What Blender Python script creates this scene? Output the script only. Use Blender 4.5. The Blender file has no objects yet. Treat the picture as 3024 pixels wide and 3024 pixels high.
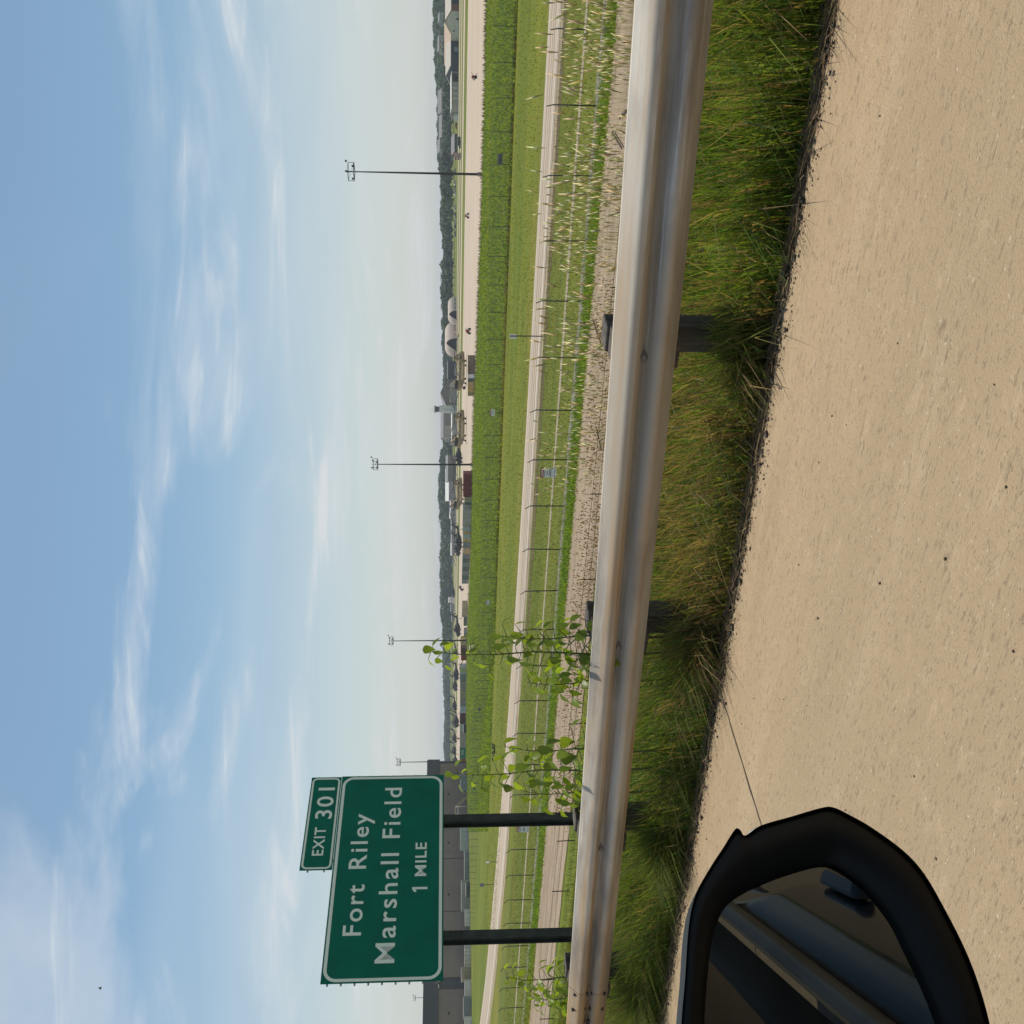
import bpy, bmesh, math, random
import numpy as np
from mathutils import Vector, Matrix
random.seed(7); RNG = np.random.default_rng(7)
sc = bpy.context.scene; C = sc.collection
R = math.radians; sin, cos = math.sin, math.cos

# ------------------------------------------------------------------ camera
CZ = 1.45; FL = 3000.0; PITCH = math.atan(.064); CP, SP = cos(PITCH), sin(PITCH)
cam = bpy.data.cameras.new('camera'); camo = bpy.data.objects.new('camera', cam); C.objects.link(camo)
cam.sensor_width = 36; cam.lens = 36 * FL / 3024; cam.clip_start = .03; cam.clip_end = 9000
# the photograph was taken with the phone turned: world up points to the picture's left
camo.matrix_world = Matrix(((0, 1, 0, 0), (-SP, 0, -CP, 0), (-CP, 0, SP, CZ), (0, 0, 0, 1)))
sc.camera = camo
sc.render.resolution_x = sc.render.resolution_y = 1024

# ------------------------------------------------------------------ axes: s along the highway, t away from it
D = Vector((-.819, .573)).normalized(); N = Vector((D.y, -D.x))
ANG = math.atan2(D.y, D.x)
def XY(s, t): return D.x * s + N.x * t, D.y * s + N.y * t
def ST(x, y): return D.x * x + D.y * y, N.x * x + N.y * y
ZF = CZ - 7.1

# ------------------------------------------------------------------ world, sun, exposure
SUN_A, SUN_EL = 44, 73
sh = D * cos(R(SUN_A)) + N * sin(R(SUN_A))
w = bpy.data.worlds.new('World'); sc.world = w; w.use_nodes = True
nt = w.node_tree; nt.nodes.clear(); L = nt.links
def wn(t, **k):
    n_ = nt.nodes.new(t)
    for a, b in k.items(): setattr(n_, a, b)
    return n_
out = wn('ShaderNodeOutputWorld'); bg = wn('ShaderNodeBackground'); L.new(bg.outputs[0], out.inputs[0])
bg.inputs[1].default_value = .105
sky = wn('ShaderNodeTexSky', sky_type='NISHITA', sun_disc=False)
sky.sun_elevation = R(SUN_EL); sky.sun_rotation = math.atan2(sh.x, sh.y)
sky.air_density = 1.0; sky.dust_density = 1.2; sky.ozone_density = .45; sky.altitude = 300
tc = wn('ShaderNodeTexCoord'); sep = wn('ShaderNodeSeparateXYZ'); L.new(tc.outputs['Generated'], sep.inputs[0])
def mth(op, a, b=None):
    m = wn('ShaderNodeMath', operation=op)
    for i, q in enumerate((a, b)):
        if q is None: continue
        if isinstance(q, (int, float)): m.inputs[i].default_value = q
        else: L.new(q, m.inputs[i])
    return m.outputs[0]
zz = mth('ADD', mth('MAXIMUM', sep.outputs[2], 0.0), .16)
cx = mth('DIVIDE', sep.outputs[0], zz); cy = mth('DIVIDE', sep.outputs[1], zz)
cmb = wn('ShaderNodeCombineXYZ'); L.new(cx, cmb.inputs[0]); L.new(cy, cmb.inputs[1])
def cloud(rot, sx, sy, scale, lo, hi, detail, off, dist=.6):
    mp = wn('ShaderNodeMapping'); mp.inputs['Rotation'].default_value = (0, 0, R(rot)); mp.inputs['Scale'].default_value = (sx, sy, 1)
    mp.inputs['Location'].default_value = off
    L.new(cmb.outputs[0], mp.inputs[0])
    nz = wn('ShaderNodeTexNoise'); nz.inputs['Scale'].default_value = scale; nz.inputs['Detail'].default_value = detail
    nz.inputs['Roughness'].default_value = .55; nz.inputs['Distortion'].default_value = dist
    L.new(mp.outputs[0], nz.inputs[0])
    mr = wn('ShaderNodeMapRange', interpolation_type='SMOOTHSTEP'); mr.inputs[1].default_value = lo; mr.inputs[2].default_value = hi
    L.new(nz.outputs[0], mr.inputs[0]); return mr.outputs[0]
c1 = cloud(35, .9, 1.2, 1.1, .47, .66, 7, (3.1, 1.7, 0), .9)
c2 = cloud(20, .6, 1.7, 2.6, .46, .80, 9, (7.3, 4.4, 0), 1.6)
c3 = cloud(-30, .9, 1.2, .55, .40, .66, 3, (1.3, 9.4, 0), .4)
cm = mth('MINIMUM', mth('ADD', mth('MULTIPLY', c3, .24), mth('MULTIPLY', mth('MULTIPLY', c1, mth('ADD', c2, .35)), 1.0)), .85)
# thin pale veil towards the horizon, the same all the way round
hz = wn('ShaderNodeMapRange', interpolation_type='SMOOTHERSTEP'); hz.inputs[1].default_value = .30; hz.inputs[2].default_value = -.02
hz.inputs[3].default_value = .06; hz.inputs[4].default_value = .68
L.new(sep.outputs[2], hz.inputs[0])
def mixc(fac, a, col):
    m = wn('ShaderNodeMix', data_type='RGBA'); L.new(fac, m.inputs[0]); L.new(a, m.inputs[6])
    m.inputs[7].default_value = col; return m.outputs[2]
tint = wn('ShaderNodeMix', data_type='RGBA', blend_type='MULTIPLY'); tint.inputs[0].default_value = 1; L.new(sky.outputs[0], tint.inputs[6]); tint.inputs[7].default_value = (.74, .92, .93, 1)
k1 = mixc(cm, tint.outputs[2], (6.2, 6.7, 7.1, 1))
k2 = mixc(hz.outputs[0], k1, (6.15, 6.05, 5.85, 1))
L.new(k2, bg.inputs[0])

sd = bpy.data.lights.new('sun', 'SUN'); so = bpy.data.objects.new('sun', sd); C.objects.link(so)
sd.energy = 3.6; sd.angle = R(.6); sd.color = (1, .93, .80)
sv = Vector((sh.x * cos(R(SUN_EL)), sh.y * cos(R(SUN_EL)), sin(R(SUN_EL))))
so.rotation_euler = sv.to_track_quat('Z', 'Y').to_euler(); so.location = (0, 0, 60)
vs = sc.view_settings; vs.view_transform = 'Standard'; vs.look = 'None'; vs.exposure = .12; vs.gamma = 1

# ------------------------------------------------------------------ materials
MATS = {}
def mat(name, c, rough=.75, metal=0., var=.18, scale=6., c2=None, bump=0., bscale=40., coat=0., st=None, detail=4, spec=None, lo=.35, hi=.65):
    if name in MATS: return MATS[name]
    m = bpy.data.materials.new(name); m.use_nodes = True; t = m.node_tree; b = t.nodes['Principled BSDF']
    b.inputs['Roughness'].default_value = rough; b.inputs['Metallic'].default_value = metal
    if coat: b.inputs['Coat Weight'].default_value = coat; b.inputs['Coat Roughness'].default_value = .04
    if spec is not None: b.inputs['Specular IOR Level'].default_value = spec
    co = t.nodes.new('ShaderNodeTexCoord'); mp = t.nodes.new('ShaderNodeMapping')
    t.links.new(co.outputs['Object'], mp.inputs[0])
    if st: mp.inputs['Scale'].default_value = st
    nz = t.nodes.new('ShaderNodeTexNoise'); nz.inputs['Scale'].default_value = scale; nz.inputs['Detail'].default_value = detail
    t.links.new(mp.outputs[0], nz.inputs[0])
    cr = t.nodes.new('ShaderNodeValToRGB'); e = cr.color_ramp.elements
    a = c2 if c2 else tuple(x * (1 - var) for x in c); d = c if c2 else tuple(min(1, x * (1 + var)) for x in c)
    e[0].color = (*a, 1); e[1].color = (*d, 1); e[0].position = lo; e[1].position = hi
    t.links.new(nz.outputs[0], cr.inputs[0]); t.links.new(cr.outputs[0], b.inputs['Base Color'])
    if bump:
        n2 = t.nodes.new('ShaderNodeTexNoise'); n2.inputs['Scale'].default_value = bscale; n2.inputs['Detail'].default_value = 5
        t.links.new(mp.outputs[0], n2.inputs[0])
        bp = t.nodes.new('ShaderNodeBump'); bp.inputs['Strength'].default_value = bump; bp.inputs['Distance'].default_value = .02
        t.links.new(n2.outputs[0], bp.inputs['Height']); t.links.new(bp.outputs[0], b.inputs['Normal'])
    MATS[name] = m; return m
def layered(name, layers, rough=.9, rot=0., bump=0., bscale=8.):
    """colour built by mixing: layers = [(colour,)] then (colour, scale, lo, hi, stretch_s, stretch_t, detail)"""
    m = bpy.data.materials.new(name); m.use_nodes = True; t = m.node_tree; b = t.nodes['Principled BSDF']
    b.inputs['Roughness'].default_value = rough; b.inputs['Specular IOR Level'].default_value = .2
    co = t.nodes.new('ShaderNodeTexCoord'); prev = None
    for i, l in enumerate(layers):
        if i == 0: prev = l[0]; continue
        mp0 = t.nodes.new('ShaderNodeMapping'); mp0.inputs['Rotation'].default_value = (0, 0, -rot)
        mp = t.nodes.new('ShaderNodeMapping'); mp.inputs['Scale'].default_value = (l[4], l[5], 1); mp.inputs['Location'].default_value = (i * 7.7, i * 3.1, i)
        nz = t.nodes.new('ShaderNodeTexNoise'); nz.inputs['Scale'].default_value = l[1]; nz.inputs['Detail'].default_value = l[6]; nz.inputs['Roughness'].default_value = .6
        mr = t.nodes.new('ShaderNodeMapRange'); mr.inputs[1].default_value = l[2]; mr.inputs[2].default_value = l[3]
        mx = t.nodes.new('ShaderNodeMix'); mx.data_type = 'RGBA'
        t.links.new(co.outputs['Object'], mp0.inputs[0]); t.links.new(mp0.outputs[0], mp.inputs[0]); t.links.new(mp.outputs[0], nz.inputs[0])
        t.links.new(nz.outputs[0], mr.inputs[0]); t.links.new(mr.outputs[0], mx.inputs[0])
        if isinstance(prev, tuple): mx.inputs[6].default_value = (*prev, 1)
        else: t.links.new(prev, mx.inputs[6])
        mx.inputs[7].default_value = (*l[0], 1); prev = mx.outputs[2]
    t.links.new(prev, b.inputs['Base Color'])
    if bump:
        n2 = t.nodes.new('ShaderNodeTexNoise'); n2.inputs['Scale'].default_value = bscale; n2.inputs['Detail'].default_value = 6
        t.links.new(co.outputs['Object'], n2.inputs[0])
        bp = t.nodes.new('ShaderNodeBump'); bp.inputs['Strength'].default_value = bump; bp.inputs['Distance'].default_value = .05
        t.links.new(n2.outputs[0], bp.inputs['Height']); t.links.new(bp.outputs[0], b.inputs['Normal'])
    MATS[name] = m; return m
def leafmat(name, rough=.5, transl=.45, objvar=False):
    m = bpy.data.materials.new(name); m.use_nodes = True; t = m.node_tree; b = t.nodes['Principled BSDF']; o = t.nodes['Material Output']
    b.inputs['Roughness'].default_value = rough; b.inputs['Specular IOR Level'].default_value = .35
    at = t.nodes.new('ShaderNodeAttribute'); at.attribute_name = 'col'
    co = t.nodes.new('ShaderNodeTexCoord'); nz = t.nodes.new('ShaderNodeTexNoise'); nz.inputs['Scale'].default_value = 9.
    t.links.new(co.outputs['Object'], nz.inputs[0])
    mr = t.nodes.new('ShaderNodeMapRange'); mr.inputs[3].default_value = .72; mr.inputs[4].default_value = 1.28
    t.links.new(nz.outputs[0], mr.inputs[0])
    if objvar:
        oi = t.nodes.new('ShaderNodeObjectInfo'); m2 = t.nodes.new('ShaderNodeMapRange'); m2.inputs[3].default_value = .6; m2.inputs[4].default_value = 1.5; t.links.new(oi.outputs['Random'], m2.inputs[0])
        mm = t.nodes.new('ShaderNodeMath'); mm.operation = 'MULTIPLY'; t.links.new(mr.outputs[0], mm.inputs[0]); t.links.new(m2.outputs[0], mm.inputs[1]); mr = mm
    vm = t.nodes.new('ShaderNodeVectorMath'); vm.operation = 'SCALE'
    t.links.new(at.outputs['Color'], vm.inputs[0]); t.links.new(mr.outputs[0], vm.inputs['Scale'])
    tr = t.nodes.new('ShaderNodeBsdfTranslucent'); mx = t.nodes.new('ShaderNodeMixShader'); mx.inputs[0].default_value = transl
    v2 = t.nodes.new('ShaderNodeVectorMath'); v2.operation = 'MULTIPLY'; v2.inputs[1].default_value = (1.35, 1.25, .55)
    t.links.new(vm.outputs[0], v2.inputs[0]); t.links.new(v2.outputs[0], tr.inputs[0])
    t.links.new(vm.outputs[0], b.inputs['Base Color']); t.links.new(b.outputs[0], mx.inputs[1]); t.links.new(tr.outputs[0], mx.inputs[2])
    t.links.new(mx.outputs[0], o.inputs[0]); MATS[name] = m; return m

# ------------------------------------------------------------------ mesh helpers
def tag(o, label=None, cat=None, group=None, kind=None):
    if label: o['label'] = label
    if cat: o['category'] = cat
    if group: o['group'] = group
    if kind: o['kind'] = kind
    return o
def link(name, me, m=None, parent=None, loc=None, rz=None):
    o = bpy.data.objects.new(name, me); C.objects.link(o)
    if m is not None and me is not None and not me.materials: me.materials.append(m)
    if parent: o.parent = parent
    if loc is not None: o.location = loc
    if rz is not None: o.rotation_euler = (0, 0, rz)
    return o
def empty(name, loc=(0, 0, 0), rz=0, label=None, cat=None, group=None):
    o = bpy.data.objects.new(name, None); C.objects.link(o); o.location = loc; o.rotation_euler = (0, 0, rz); o.empty_display_size = .2
    return tag(o, label, cat, group)
def copy_tree(o, parent=None):
    c = o.copy(); C.objects.link(c); c.parent = parent
    for ch in list(o.children): copy_tree(ch, c)
    return c
class MB:
    def __init__(s): s.v = []; s.f = []; s.sm = []
    def add(s, vs_, fs, smooth=False):
        k = len(s.v); s.v += [tuple(q) for q in vs_]; s.f += [tuple(i + k for i in f) for f in fs]; s.sm += [smooth] * len(fs); return s
    def box(s, x0, x1, y0, y1, z0, z1):
        return s.add([(x0, y0, z0), (x1, y0, z0), (x1, y1, z0), (x0, y1, z0), (x0, y0, z1), (x1, y0, z1), (x1, y1, z1), (x0, y1, z1)],
                     [(3, 2, 1, 0), (4, 5, 6, 7), (0, 1, 5, 4), (1, 2, 6, 5), (2, 3, 7, 6), (3, 0, 4, 7)])
    def tube(s, p, q, r0, r1=None, n=6, caps=True):
        r1 = r0 if r1 is None else r1; p = Vector(p); q = Vector(q); a = (q - p).normalized()
        u = a.orthogonal().normalized(); v = a.cross(u)
        vs_ = [p + (u * cos(2 * math.pi * i / n) + v * sin(2 * math.pi * i / n)) * r0 for i in range(n)]
        vs_ += [q + (u * cos(2 * math.pi * i / n) + v * sin(2 * math.pi * i / n)) * r1 for i in range(n)]
        fs = [(i, (i + 1) % n, n + (i + 1) % n, n + i) for i in range(n)]
        if caps: fs += [tuple(range(n - 1, -1, -1)), tuple(range(n, 2 * n))]
        return s.add(vs_, fs, n > 5)
    def prism(s, poly, axis, a, b):
        """extrude 2-D polygon along axis ('x','y','z') from a to b"""
        k = {'x': lambda p, h: (h, p[0], p[1]), 'y': lambda p, h: (p[0], h, p[1]), 'z': lambda p, h: (p[0], p[1], h)}[axis]
        n = len(poly); vs_ = [k(p, a) for p in poly] + [k(p, b) for p in poly]
        return s.add(vs_, [(i, (i + 1) % n, n + (i + 1) % n, n + i) for i in range(n)] + [tuple(range(n - 1, -1, -1)), tuple(range(n, 2 * n))])
    def loft(s, secs, n=12, e=2.4, caps=True):
        """secs: (x, yc, zc, halfwidth, halfheight) along x, superellipse sections"""
        vs_ = []; fs = []
        for (x, yc, zc, hw, hh) in secs:
            for i in range(n):
                a = 2 * math.pi * i / n; ca, sa = cos(a), sin(a)
                vs_.append((x, yc + hw * math.copysign(abs(ca) ** (2 / e), ca), zc + hh * math.copysign(abs(sa) ** (2 / e), sa)))
        for k in range(len(secs) - 1):
            for i in range(n): fs.append((k * n + i, k * n + (i + 1) % n, (k + 1) * n + (i + 1) % n, (k + 1) * n + i))
        if caps: fs += [tuple(range(n - 1, -1, -1)), tuple(range((len(secs) - 1) * n, len(secs) * n))]
        return s.add(vs_, fs, True)
    def ball(s, c, r, n=8, m=5, sz=1.):
        vs_ = [(c[0], c[1], c[2] - r * sz)]
        for j in range(1, m):
            a = -math.pi / 2 + math.pi * j / m
            vs_ += [(c[0] + r * cos(a) * cos(2 * math.pi * i / n), c[1] + r * cos(a) * sin(2 * math.pi * i / n), c[2] + r * sz * sin(a)) for i in range(n)]
        vs_.append((c[0], c[1], c[2] + r * sz)); fs = [(0, 1 + (i + 1) % n, 1 + i) for i in range(n)]
        for j in range(m - 2):
            for i in range(n): fs.append((1 + j * n + i, 1 + j * n + (i + 1) % n, 1 + (j + 1) * n + (i + 1) % n, 1 + (j + 1) * n + i))
        t_ = len(vs_) - 1; fs += [(1 + (m - 2) * n + i, 1 + (m - 2) * n + (i + 1) % n, t_) for i in range(n)]
        return s.add(vs_, fs, True)
    def mesh(s, name, m=None):
        me = bpy.data.meshes.new(name); me.from_pydata(s.v, [], s.f); me.polygons.foreach_set('use_smooth', s.sm); me.update()
        bm = bmesh.new(); bm.from_mesh(me); bmesh.ops.recalc_face_normals(bm, faces=bm.faces); bm.to_mesh(me); bm.free()
        if m: me.materials.append(m)
        return me
    def build(s, name, m, parent=None, loc=None, rz=None, bevel=0):
        o = link(name, s.mesh(name, m), None, parent, loc, rz)
        if bevel:
            b = o.modifiers.new('bevel', 'BEVEL'); b.width = bevel; b.segments = 2; b.limit_method = 'ANGLE'
        return o
def np_mesh(name, V, T, col=None, m=None):
    """V (n,3), T (k,3) triangles, col (n,3)"""
    me = bpy.data.meshes.new(name); nv, nf = len(V), len(T)
    me.vertices.add(nv); me.vertices.foreach_set('co', np.ascontiguousarray(V, np.float32).ravel())
    me.loops.add(nf * 3); me.loops.foreach_set('vertex_index', np.ascontiguousarray(T, np.int32).ravel())
    me.polygons.add(nf); me.polygons.foreach_set('loop_start', np.arange(nf, dtype=np.int32) * 3)
    me.update(calc_edges=True)
    if col is not None:
        a = me.attributes.new('col', 'FLOAT_COLOR', 'POINT')
        a.data.foreach_set('color', np.ascontiguousarray(np.c_[col, np.ones(nv)], np.float32).ravel())
    if m: me.materials.append(m)
    return me
def ray(y, v):
    r = (1512 - y) / FL; dn = (v - 1512) / FL
    return Vector((r, CP - dn * SP, -SP - dn * CP))
def G(y, v, z=ZF):
    d = ray(y, v); k = (z - CZ) / d.z
    return Vector((d.x * k, d.y * k, z))
def AT(y, v, Y):
    d = ray(y, v); k = Y / d.y
    return Vector((d.x * k, Y, CZ + d.z * k))
def text_mesh(txt, size, width=None, off=0., name='lettering', align='LEFT', sp=1.):
    cu = bpy.data.curves.new(name, 'FONT'); cu.body = txt; cu.size = size; cu.align_x = align; cu.offset = off; cu.extrude = .001; cu.space_character = sp
    cu.resolution_u = 4
    o = bpy.data.objects.new(name, cu); C.objects.link(o); bpy.context.view_layer.update()
    dg = bpy.context.evaluated_depsgraph_get(); me = bpy.data.meshes.new_from_object(o.evaluated_get(dg)); me.name = name
    bpy.data.objects.remove(o); bpy.data.curves.remove(cu)
    return me
def fit(me, x0, x1, z0, z1, y):
    """lay a text mesh (x,y plane) into the x,z rectangle at depth y; z0..z1 is the cap height"""
    co = np.empty(len(me.vertices) * 3, np.float32); me.vertices.foreach_get('co', co); co = co.reshape(-1, 3)
    lo, hi = co.min(0), co.max(0)
    X = x0 + (co[:, 0] - lo[0]) / (hi[0] - lo[0]) * (x1 - x0)
    return co, X
def place_text(txt, x0, x1, zb, cap, y, m, parent, name='lettering', off=.02, sp=1.05):
    me = text_mesh(txt, 1, off=off, sp=sp); H = text_mesh('H', 1, off=off)
    hc = np.empty(len(H.vertices) * 3, np.float32); H.vertices.foreach_get('co', hc); ch = hc.reshape(-1, 3)[:, 1].max(); bpy.data.meshes.remove(H)
    co, X = fit(me, x0, x1, 0, 1, y)
    V = np.c_[X, y + co[:, 2] * 1.0, zb + co[:, 1] / ch * cap]
    me.vertices.foreach_set('co', V.astype(np.float32).ravel()); me.update()
    return link(name, me, m, parent)

# ================================================================== THE GROUND
def zr(s): return -.032 * 150 * np.tanh(np.asarray(s) / 150.)
def sm(x): x = np.clip(x, 0, 1); return x * x * (3 - 2 * x)
def hill(x, y):
    q = x / np.maximum(y, 1.)
    return 17 * sm((y - 900) / 520) * sm((q - .23) / .24) + 5 * sm((y - 1500) / 700)
def zg(s, t):
    s = np.asarray(s, float); t = np.asarray(t, float)
    x = D.x * s + N.x * t; y = D.y * s + N.y * t
    wgt = np.clip((t - 6) / 28, 0, 1) ** 1.2
    e = zr(s) - .16 + .12 * sm((t - 4.2) / .25) 
    e = e + .05 * np.sin(s * .7 + t * 1.3) * np.clip((t - 6) / 6, 0, 1) * np.clip((34 - t) / 6, 0, 1)
    return e * (1 - wgt) + (ZF + hill(x, y)) * wgt
def grid_sheet(name, S, T, zf, m, kind='structure'):
    S = np.array(S, float); T = np.array(T, float); SS, TT = np.meshgrid(S, T, indexing='ij')
    Z = zf(SS, TT); X = D.x * SS + N.x * TT; Y = D.y * SS + N.y * TT
    V = np.stack([X, Y, Z], -1).reshape(-1, 3); a, b = len(S), len(T)
    i = (np.arange(a - 1)[:, None] * b + np.arange(b - 1)[None]).ravel()
    Tr = np.r_[np.c_[i, i + 1, i + b + 1], np.c_[i, i + b + 1, i + b]]
    o = link(name, np_mesh(name, V, Tr, None, m)); 
    me = o.data; me.polygons.foreach_set('use_smooth', [True] * len(me.polygons))
    return tag(o, kind=kind)
m_field = layered('grass ground', [((.140, .158, .014),), ((.100, .130, .010), .06, .42, .6, .2, 1, 4), ((.185, .150, .030), .035, .50, .68, .15, 1, 5),
                                   ((.075, .110, .008), .25, .48, .72, .3, 1, 8), ((.19, .175, .04), .9, .56, .80, .4, 1, 8)], rough=1, rot=ANG, bump=.8, bscale=5)
Sg = np.unique(np.r_[-3500, -2400, -1500, -900, -500, -300, -180, -110, np.arange(-70, 161, 5), np.arange(180, 420, 30), 480, 600, 750, 900, 1100, 1400, 1800, 2300, 3000, 3800])
Tg = np.unique(np.r_[-3000, -1200, -400, -120, -40, -18, -16, -14, 4.0, 4.2, 4.3, 4.45, 5, 6, np.arange(7, 35, 1.5), 34, 38, 44, 50, 60, 75, 95, 120, 160, 220, 300, 400, 500, 620, 760, 900, 1050, 1200, 1350, 1500, 1700, 2000, 2500, 3200])
grid_sheet('ground', Sg, Tg, zg, m_field)

def strip(name, pts_near, pts_far, z, m, kind='structure', parent=None, thick=None):
    """flat sheet between two equally long polylines of (x, y)"""
    n = len(pts_near); V = [(p[0], p[1], z) for p in pts_near] + [(p[0], p[1], z) for p in pts_far]
    b = MB().add(V, [(i, i + 1, n + i + 1, n + i) for i in range(n - 1)]); o = b.build(name, m, parent)
    if kind and not parent: tag(o, kind=kind)
    return o
def st_strip(name, s0, s1, t0, t1, z, m, n=12, wob=0., parent=None):
    ss = np.linspace(s0, s1, n)
    w0 = [t0 + wob * random.uniform(-1, 1) for _ in ss]; w1 = [t1 + wob * random.uniform(-1, 1) for _ in ss]
    return strip(name, [XY(a, b) for a, b in zip(ss, w0)], [XY(a, b) for a, b in zip(ss, w1)], z, m, parent=parent)

# gravel track bed, bare path, dark gravel under the fence
m_gravel = layered('track gravel', [((.32, .245, .170),), ((.21, .160, .11), 1.4, .4, .65, .12, 1.2, 6), ((.40, .34, .27), 5, .55, .75, .6, 1, 5), ((.10, .085, .065), 9, .6, .72, 1, 1, 3)], rot=ANG, bump=1, bscale=9)
st_strip('gravel_bed', -60, 260, 37.6, 46.6, ZF + .02, m_gravel, 260, .22)
m_stone = layered('fence gravel', [((.26, .23, .19),), ((.10, .09, .08), 4, .45, .6, .5, 1, 5), ((.42, .38, .30), 7, .58, .7, .7, 1, 4)], rot=ANG, bump=1, bscale=12)
st_strip('gravel_strip', -60, 260, 48.6, 50.9, ZF + .016, m_stone, 300, .25)
m_path = layered('pale path', [((.36, .30, .22),), ((.22, .19, .12), 2, .45, .7, .6, 1, 5)], rot=ANG, bump=.6, bscale=10)
st_strip('path', -60, 260, 56.2, 57.1, ZF + .016, m_path, 240, .10)

# the two-lane concrete road beyond the fence; it curves away to the left
near = [(-90, 67.6), (-30, 67.8), (9.7, 68.1), (32.4, 68.7), (55.4, 69.5), (70, 70.6), (85.3, 72.6), (110, 76.6), (140, 83), (168.3, 90.5), (210, 103), (270, 124), (360, 160)]
far = [(-90, 77.0), (-30, 77.1), (11, 77.6), (34, 78.2), (58, 79.5), (75, 81.2), (92, 83.8), (118, 89.2), (149, 96.5), (179, 104.5), (223, 118.5), (285, 142), (375, 180)]
def lerp2(f): return [XY(a[0] + (b[0] - a[0]) * f, a[1] + (b[1] - a[1]) * f) for a, b in zip(near, far)]
m_conc2 = layered('road concrete', [((.40, .325, .25),), ((.33, .27, .205), .5, .4, .6, .05, 2.5, 5), ((.45, .38, .30), 3, .5, .8, .1, 1.5, 5)], rot=ANG, bump=.15, bscale=20)
strip('road', lerp2(.12), lerp2(.97), ZF + .03, m_conc2)
m_shd = layered('road gravel shoulder', [((.36, .29, .20),), ((.22, .17, .10), 1.5, .4, .65, .3, 1, 5), ((.12, .13, .04), .6, .58, .7, .3, 1, 5)], rot=ANG, bump=.8, bscale=10)
strip('road_shoulder', lerp2(-.05), lerp2(1.02), ZF + .012, m_shd)
m_white = mat('road paint', (.72, .70, .64), .7, var=.12, scale=3)
strip('lane_marking', lerp2(.24), lerp2(.262), ZF + .036, m_white)
strip('lane_marking', lerp2(.90), lerp2(.918), ZF + .036, m_white)
m_soil = layered('bare soil', [((.15, .095, .055),), ((.09, .075, .03), .8, .4, .6, .3, 1, 5)], rot=ANG, bump=.6)
st_strip('soil_strip', -30, 62, 66.2, 68.0, ZF + .009, m_soil, 90, .4)

# apron and taxiways: their own direction
E = Vector((-.626, .78)).normalized(); Mn = Vector((E.y, -E.x))
def EM(e, m): return (E.x * e + Mn.x * m, E.y * e + Mn.y * m)
m_apron = layered('apron concrete', [((.46, .375, .29),), ((.40, .325, .25), .06, .4, .6, .4, 2.2, 4), ((.52, .44, .35), .5, .55, .75, .15, 3, 4)], rot=math.atan2(E.y, E.x), bump=.05)
an = [(-400, 1468), (0, 1439), (200, 1435), (500, 1427), (800, 1417), (1000, 1411), (1200, 1401), (1400, 1396), (1600, 1392), (1900, 1379), (2100, 1376), (2300, 1373), (2700, 1367)]
anp = [G(*p).xy for p in an]
def onm(p, m): e = p.dot(E); return EM(e, m)
far_e = np.linspace(anp[0].dot(E) - 160, anp[-1].dot(E) + 260, len(anp))
strip('apron', anp, [EM(e, 345) for e in far_e], ZF + .05, m_apron)
m_green2 = layered('airfield grass', [((.105, .140, .030),), ((.15, .15, .045), .02, .45, .65, .1, 1, 4)], rot=math.atan2(E.y, E.x))
for a, b in ((400, 432), (471, 496), (541, 573)):
    strip('taxiway', [EM(-200, a), EM(1600, a)], [EM(-200, b), EM(1600, b)], ZF + .06, m_apron)

# ================================================================== HIGHWAY SHOULDER
m_road = layered('shoulder concrete', [((.445, .328, .208),), ((.385, .280, .176), .55, .38, .62, .22, 1, 5), ((.51, .395, .265), 1.1, .52, .74, .10, 1.6, 6),
                                       ((.33, .255, .16), .25, .48, .72, .35, 1, 6), ((.38, .282, .178), 5, .48, .72, .3, 1, 7), ((.465, .355, .235), 14, .55, .78, .4, 1, 6), ((.26, .20, .13), 60, .56, .70, .30, 1, 3), ((.56, .48, .37), 80, .68, .74, .5, 1, 2), ((.22, .17, .115), 120, .60, .72, .5, 1, 2)], rough=.85, rot=ANG, bump=.5, bscale=130)
JOINTS = [-58.8, -40.5, -22.2, -13.0, -5.0, 4.18, 13.3, 22.5, 40.5, 58.8, 95, 140, 190]
hw = empty('highway', (0, 0, 0), 0); tag(hw, kind='structure')
for a, b in zip(JOINTS[:-1], JOINTS[1:]):
    for (t0, t1) in ((-9.6, -5.0), (-4.985, -.995), (-.98, 4.25)):
        ss = np.linspace(a + .006, b - .006, max(3, int((b - a) / 4))); n = len(ss)
        tj = [t1 + (random.uniform(-.012, .012) if t1 > 4 else 0) for _ in ss]
        V = []
        for k in range(2):
            for q, tt in zip(ss, [t0] * n): x, y = XY(q, tt); V.append((x, y, float(zr(q)) - .16 * k))
            for q, tt in zip(ss, tj): x, y = XY(q, tt); V.append((x, y, float(zr(q)) - .16 * k))
        F = []
        for i in range(n - 1):
            F += [(i, i + 1, n + i + 1, n + i), (2 * n + i, 3 * n + i, 3 * n + i + 1, 2 * n + i + 1), (n + i, n + i + 1, 3 * n + i + 1, 3 * n + i), (i, 2 * n + i, 2 * n + i + 1, i + 1)]
        F += [(0, n, 3 * n, 2 * n), (n - 1, 3 * n - 1, 4 * n - 1, 2 * n - 1)]
        MB().add(V, F).build('slab', m_road, hw)
m_seal = mat('joint sealant', (.10, .075, .05), .8)
for j in JOINTS[4:8]:
    wig = [(j + random.uniform(-.012, .012), tt) for tt in np.linspace(-.9, 4.22, 60)]
    z = float(zr(j)) + .0025
    V = []
    for (q, tt) in wig:
        for dd in (-.006, .006): x, y = XY(q + dd * random.uniform(.4, 1.2), tt); V.append((x, y, z))
    MB().add(V, [(2 * i, 2 * i + 1, 2 * i + 3, 2 * i + 2) for i in range(len(wig) - 1)]).build('joint_seal', m_seal, hw)

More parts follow.
